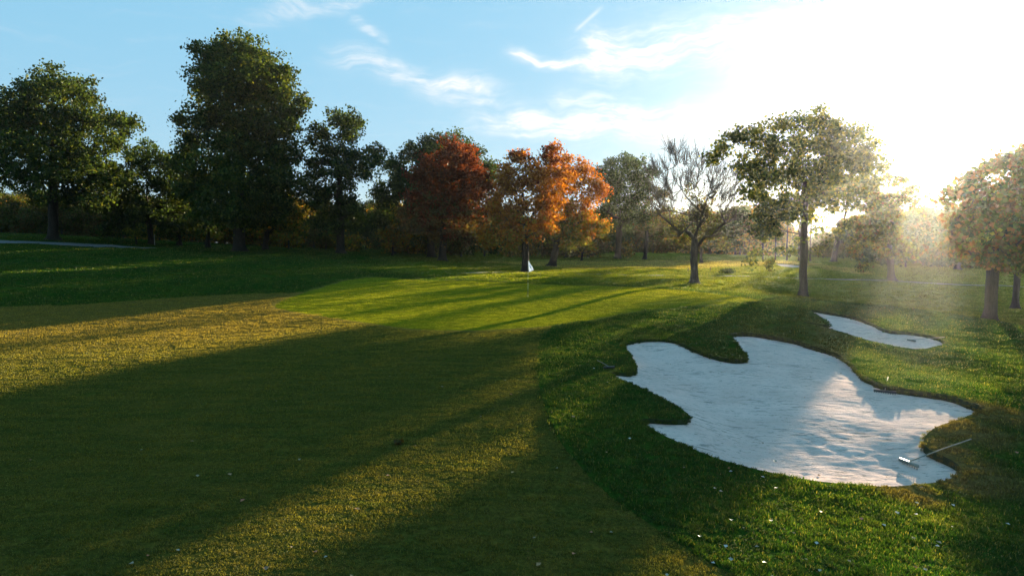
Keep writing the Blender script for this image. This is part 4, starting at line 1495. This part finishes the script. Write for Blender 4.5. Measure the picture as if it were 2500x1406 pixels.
# low dark shrub on the lit lawn
sb = gpoint(1776, 667)
rg = np.random.default_rng(5)
n = 500
cen = rg.normal(0, 1, (n, 3)) * np.array([.34, .3, .10]) + np.array([0, 0, .18])
cen[:, 2] = np.abs(cen[:, 2])
shrub = thing('low_shrub', 'low dark tuft of weeds on the sunlit lawn right of the two posts', 'shrub', tuple(sb))
obj('foliage', crown_mesh('foliage', cen, np.full(n, .13), colours([('dark', 2), ('green', 1)], n, rg), rg), shrub)
v, f = tubes([([(0, 0, -.05), (.1, 0, .15), (.25, .02, .26)], [.02, .015, .01]), ([(0, 0, -.05), (-.1, .05, .14), (-.2, .02, .24)], [.02, .015, .01])])
obj('stem', mesh_np('stem', v, f, [M_BARK], True), shrub)

# brown clump of dead leaves on the fairway
dbp = gpoint(972, 1086)
cen = rg.normal(0, 1, (60, 3)) * np.array([.035, .03, .015]) + np.array([0, 0, .035])
cl_o = obj('dead_leaf_clump', crown_mesh('dead_leaf_clump', cen, np.full(60, .06), colours([('brown', 1), ('rust', 1)], 60, rg) * .8, rg), None, tuple(dbp), None, 'small dark brown clump of dead leaves on the shaded fairway', 'leaf clump')

# fallen leaves
m_fl, nt = material('fallen leaves')
c = nt.n('ShaderNodeAttribute', attribute_name='leaf_colour').outputs['Color']
bs = nt.n('ShaderNodeBsdfPrincipled'); nt.link(c, bs.inputs['Base Color']); bs.inputs['Roughness'].default_value = .45
o_ = nt.n('ShaderNodeOutputMaterial'); nt.link(bs.outputs[0], o_.inputs[0])
N_ = 260
u = rng.random(N_)
Yl = 6.2 * (60 / 6.2) ** (u ** 1.5)
al = -.72 + rng.random(N_) * 1.4
pl = np.stack([Yl * np.tan(al) * .95, Yl], 1)
wgt = np.where(pl[:, 0] > 0, 1.0, .45)
pl = pl[rng.random(N_) < wgt]
known = [(1745, 1215), (1760, 1222), (1783, 1174), (1862, 1187), (1895, 1213), (1785, 1291), (1708, 1325), (1772, 1349), (1740, 1381), (1993, 1346), (2238, 1247), (2326, 1249), (2188, 1274),
         (2235, 1279), (2287, 1352), (2157, 1302), (110, 733), (2190, 1275), (2460, 1295), (1450, 906), (1537, 1090)]
kp = np.array([hit(*p)[:2] for p in known])
pl = np.concatenate([kp, pl])
pl = pl[~(inside(pl, GREEN))]
zz = ground_z(pl)
inb = inside(pl, B1); zz[inb] = S1(pl[inb]); i2 = inside(pl, B2); zz[i2] = S2(pl[i2])
onrough = ~(inside(pl, FAIR) | inb | i2)
zz = zz + np.where(onrough, .055, .022) * np.where(inb | i2, .3, 1)
n = len(pl)
sz = .025 + .03 * rng.random(n)
sz[:len(kp)] = .045
th = rng.random(n) * 6.283
ev, ef, ec = [], [], []
for i in range(n):
    c_, s_ = math.cos(th[i]) * sz[i], math.sin(th[i]) * sz[i]
    cen = np.array([pl[i, 0], pl[i, 1], zz[i]])
    a_ = np.array([c_, s_, 0]); b_ = np.array([-s_, c_, 0]) * .6
    up = np.array([0, 0, 1]) * sz[i]
    k0 = len(ev)
    ev += [cen - a_ * .6, cen - a_ * .15 + b_ + up * .35, cen + a_ * .2 + up * .05, cen - a_ * .15 - b_ + up * .3, cen + a_ * .7 + up * .3]
    ef += [(k0, k0 + 2, k0 + 1), (k0, k0 + 3, k0 + 2), (k0 + 1, k0 + 2, k0 + 4), (k0 + 2, k0 + 3, k0 + 4)]
    cc = random.choice([(.28, .25, .19), (.25, .18, .11), (.30, .15, .06), (.20, .10, .05), (.4, .22, .08), (.35, .10, .04)]) if i >= len(kp) else (.42, .40, .35)
    ec += [cc] * 5
me = mesh_np('fallen_leaves', ev, ef, [m_fl])
add_attr(me, 'leaf_colour', np.column_stack([np.array(ec), np.ones(len(ec))]), 'FLOAT_COLOR')
obj('fallen_leaves', me, kind='stuff', label='fallen autumn leaves scattered over the grass and sand', cat='leaves')

# ------------------------------------------------------------------ air
HAZE = 0.00011
if HAZE > 0:
    m_h, nt = material('haze')
    pv = nt.n('ShaderNodeVolumePrincipled')
    pv.inputs['Color'].default_value = (.95, .95, .93, 1)
    pv.inputs['Density'].default_value = HAZE
    pv.inputs['Anisotropy'].default_value = .82
    o_ = nt.n('ShaderNodeOutputMaterial')
    nt.link(pv.outputs[0], o_.inputs['Volume'])
    v, f = box(-735, 735, -735, 735, -9, 27)
    obj('haze', mesh_np('haze', v, f, [m_h]), kind='stuff', label='thin warm evening haze over the whole course', cat='haze')
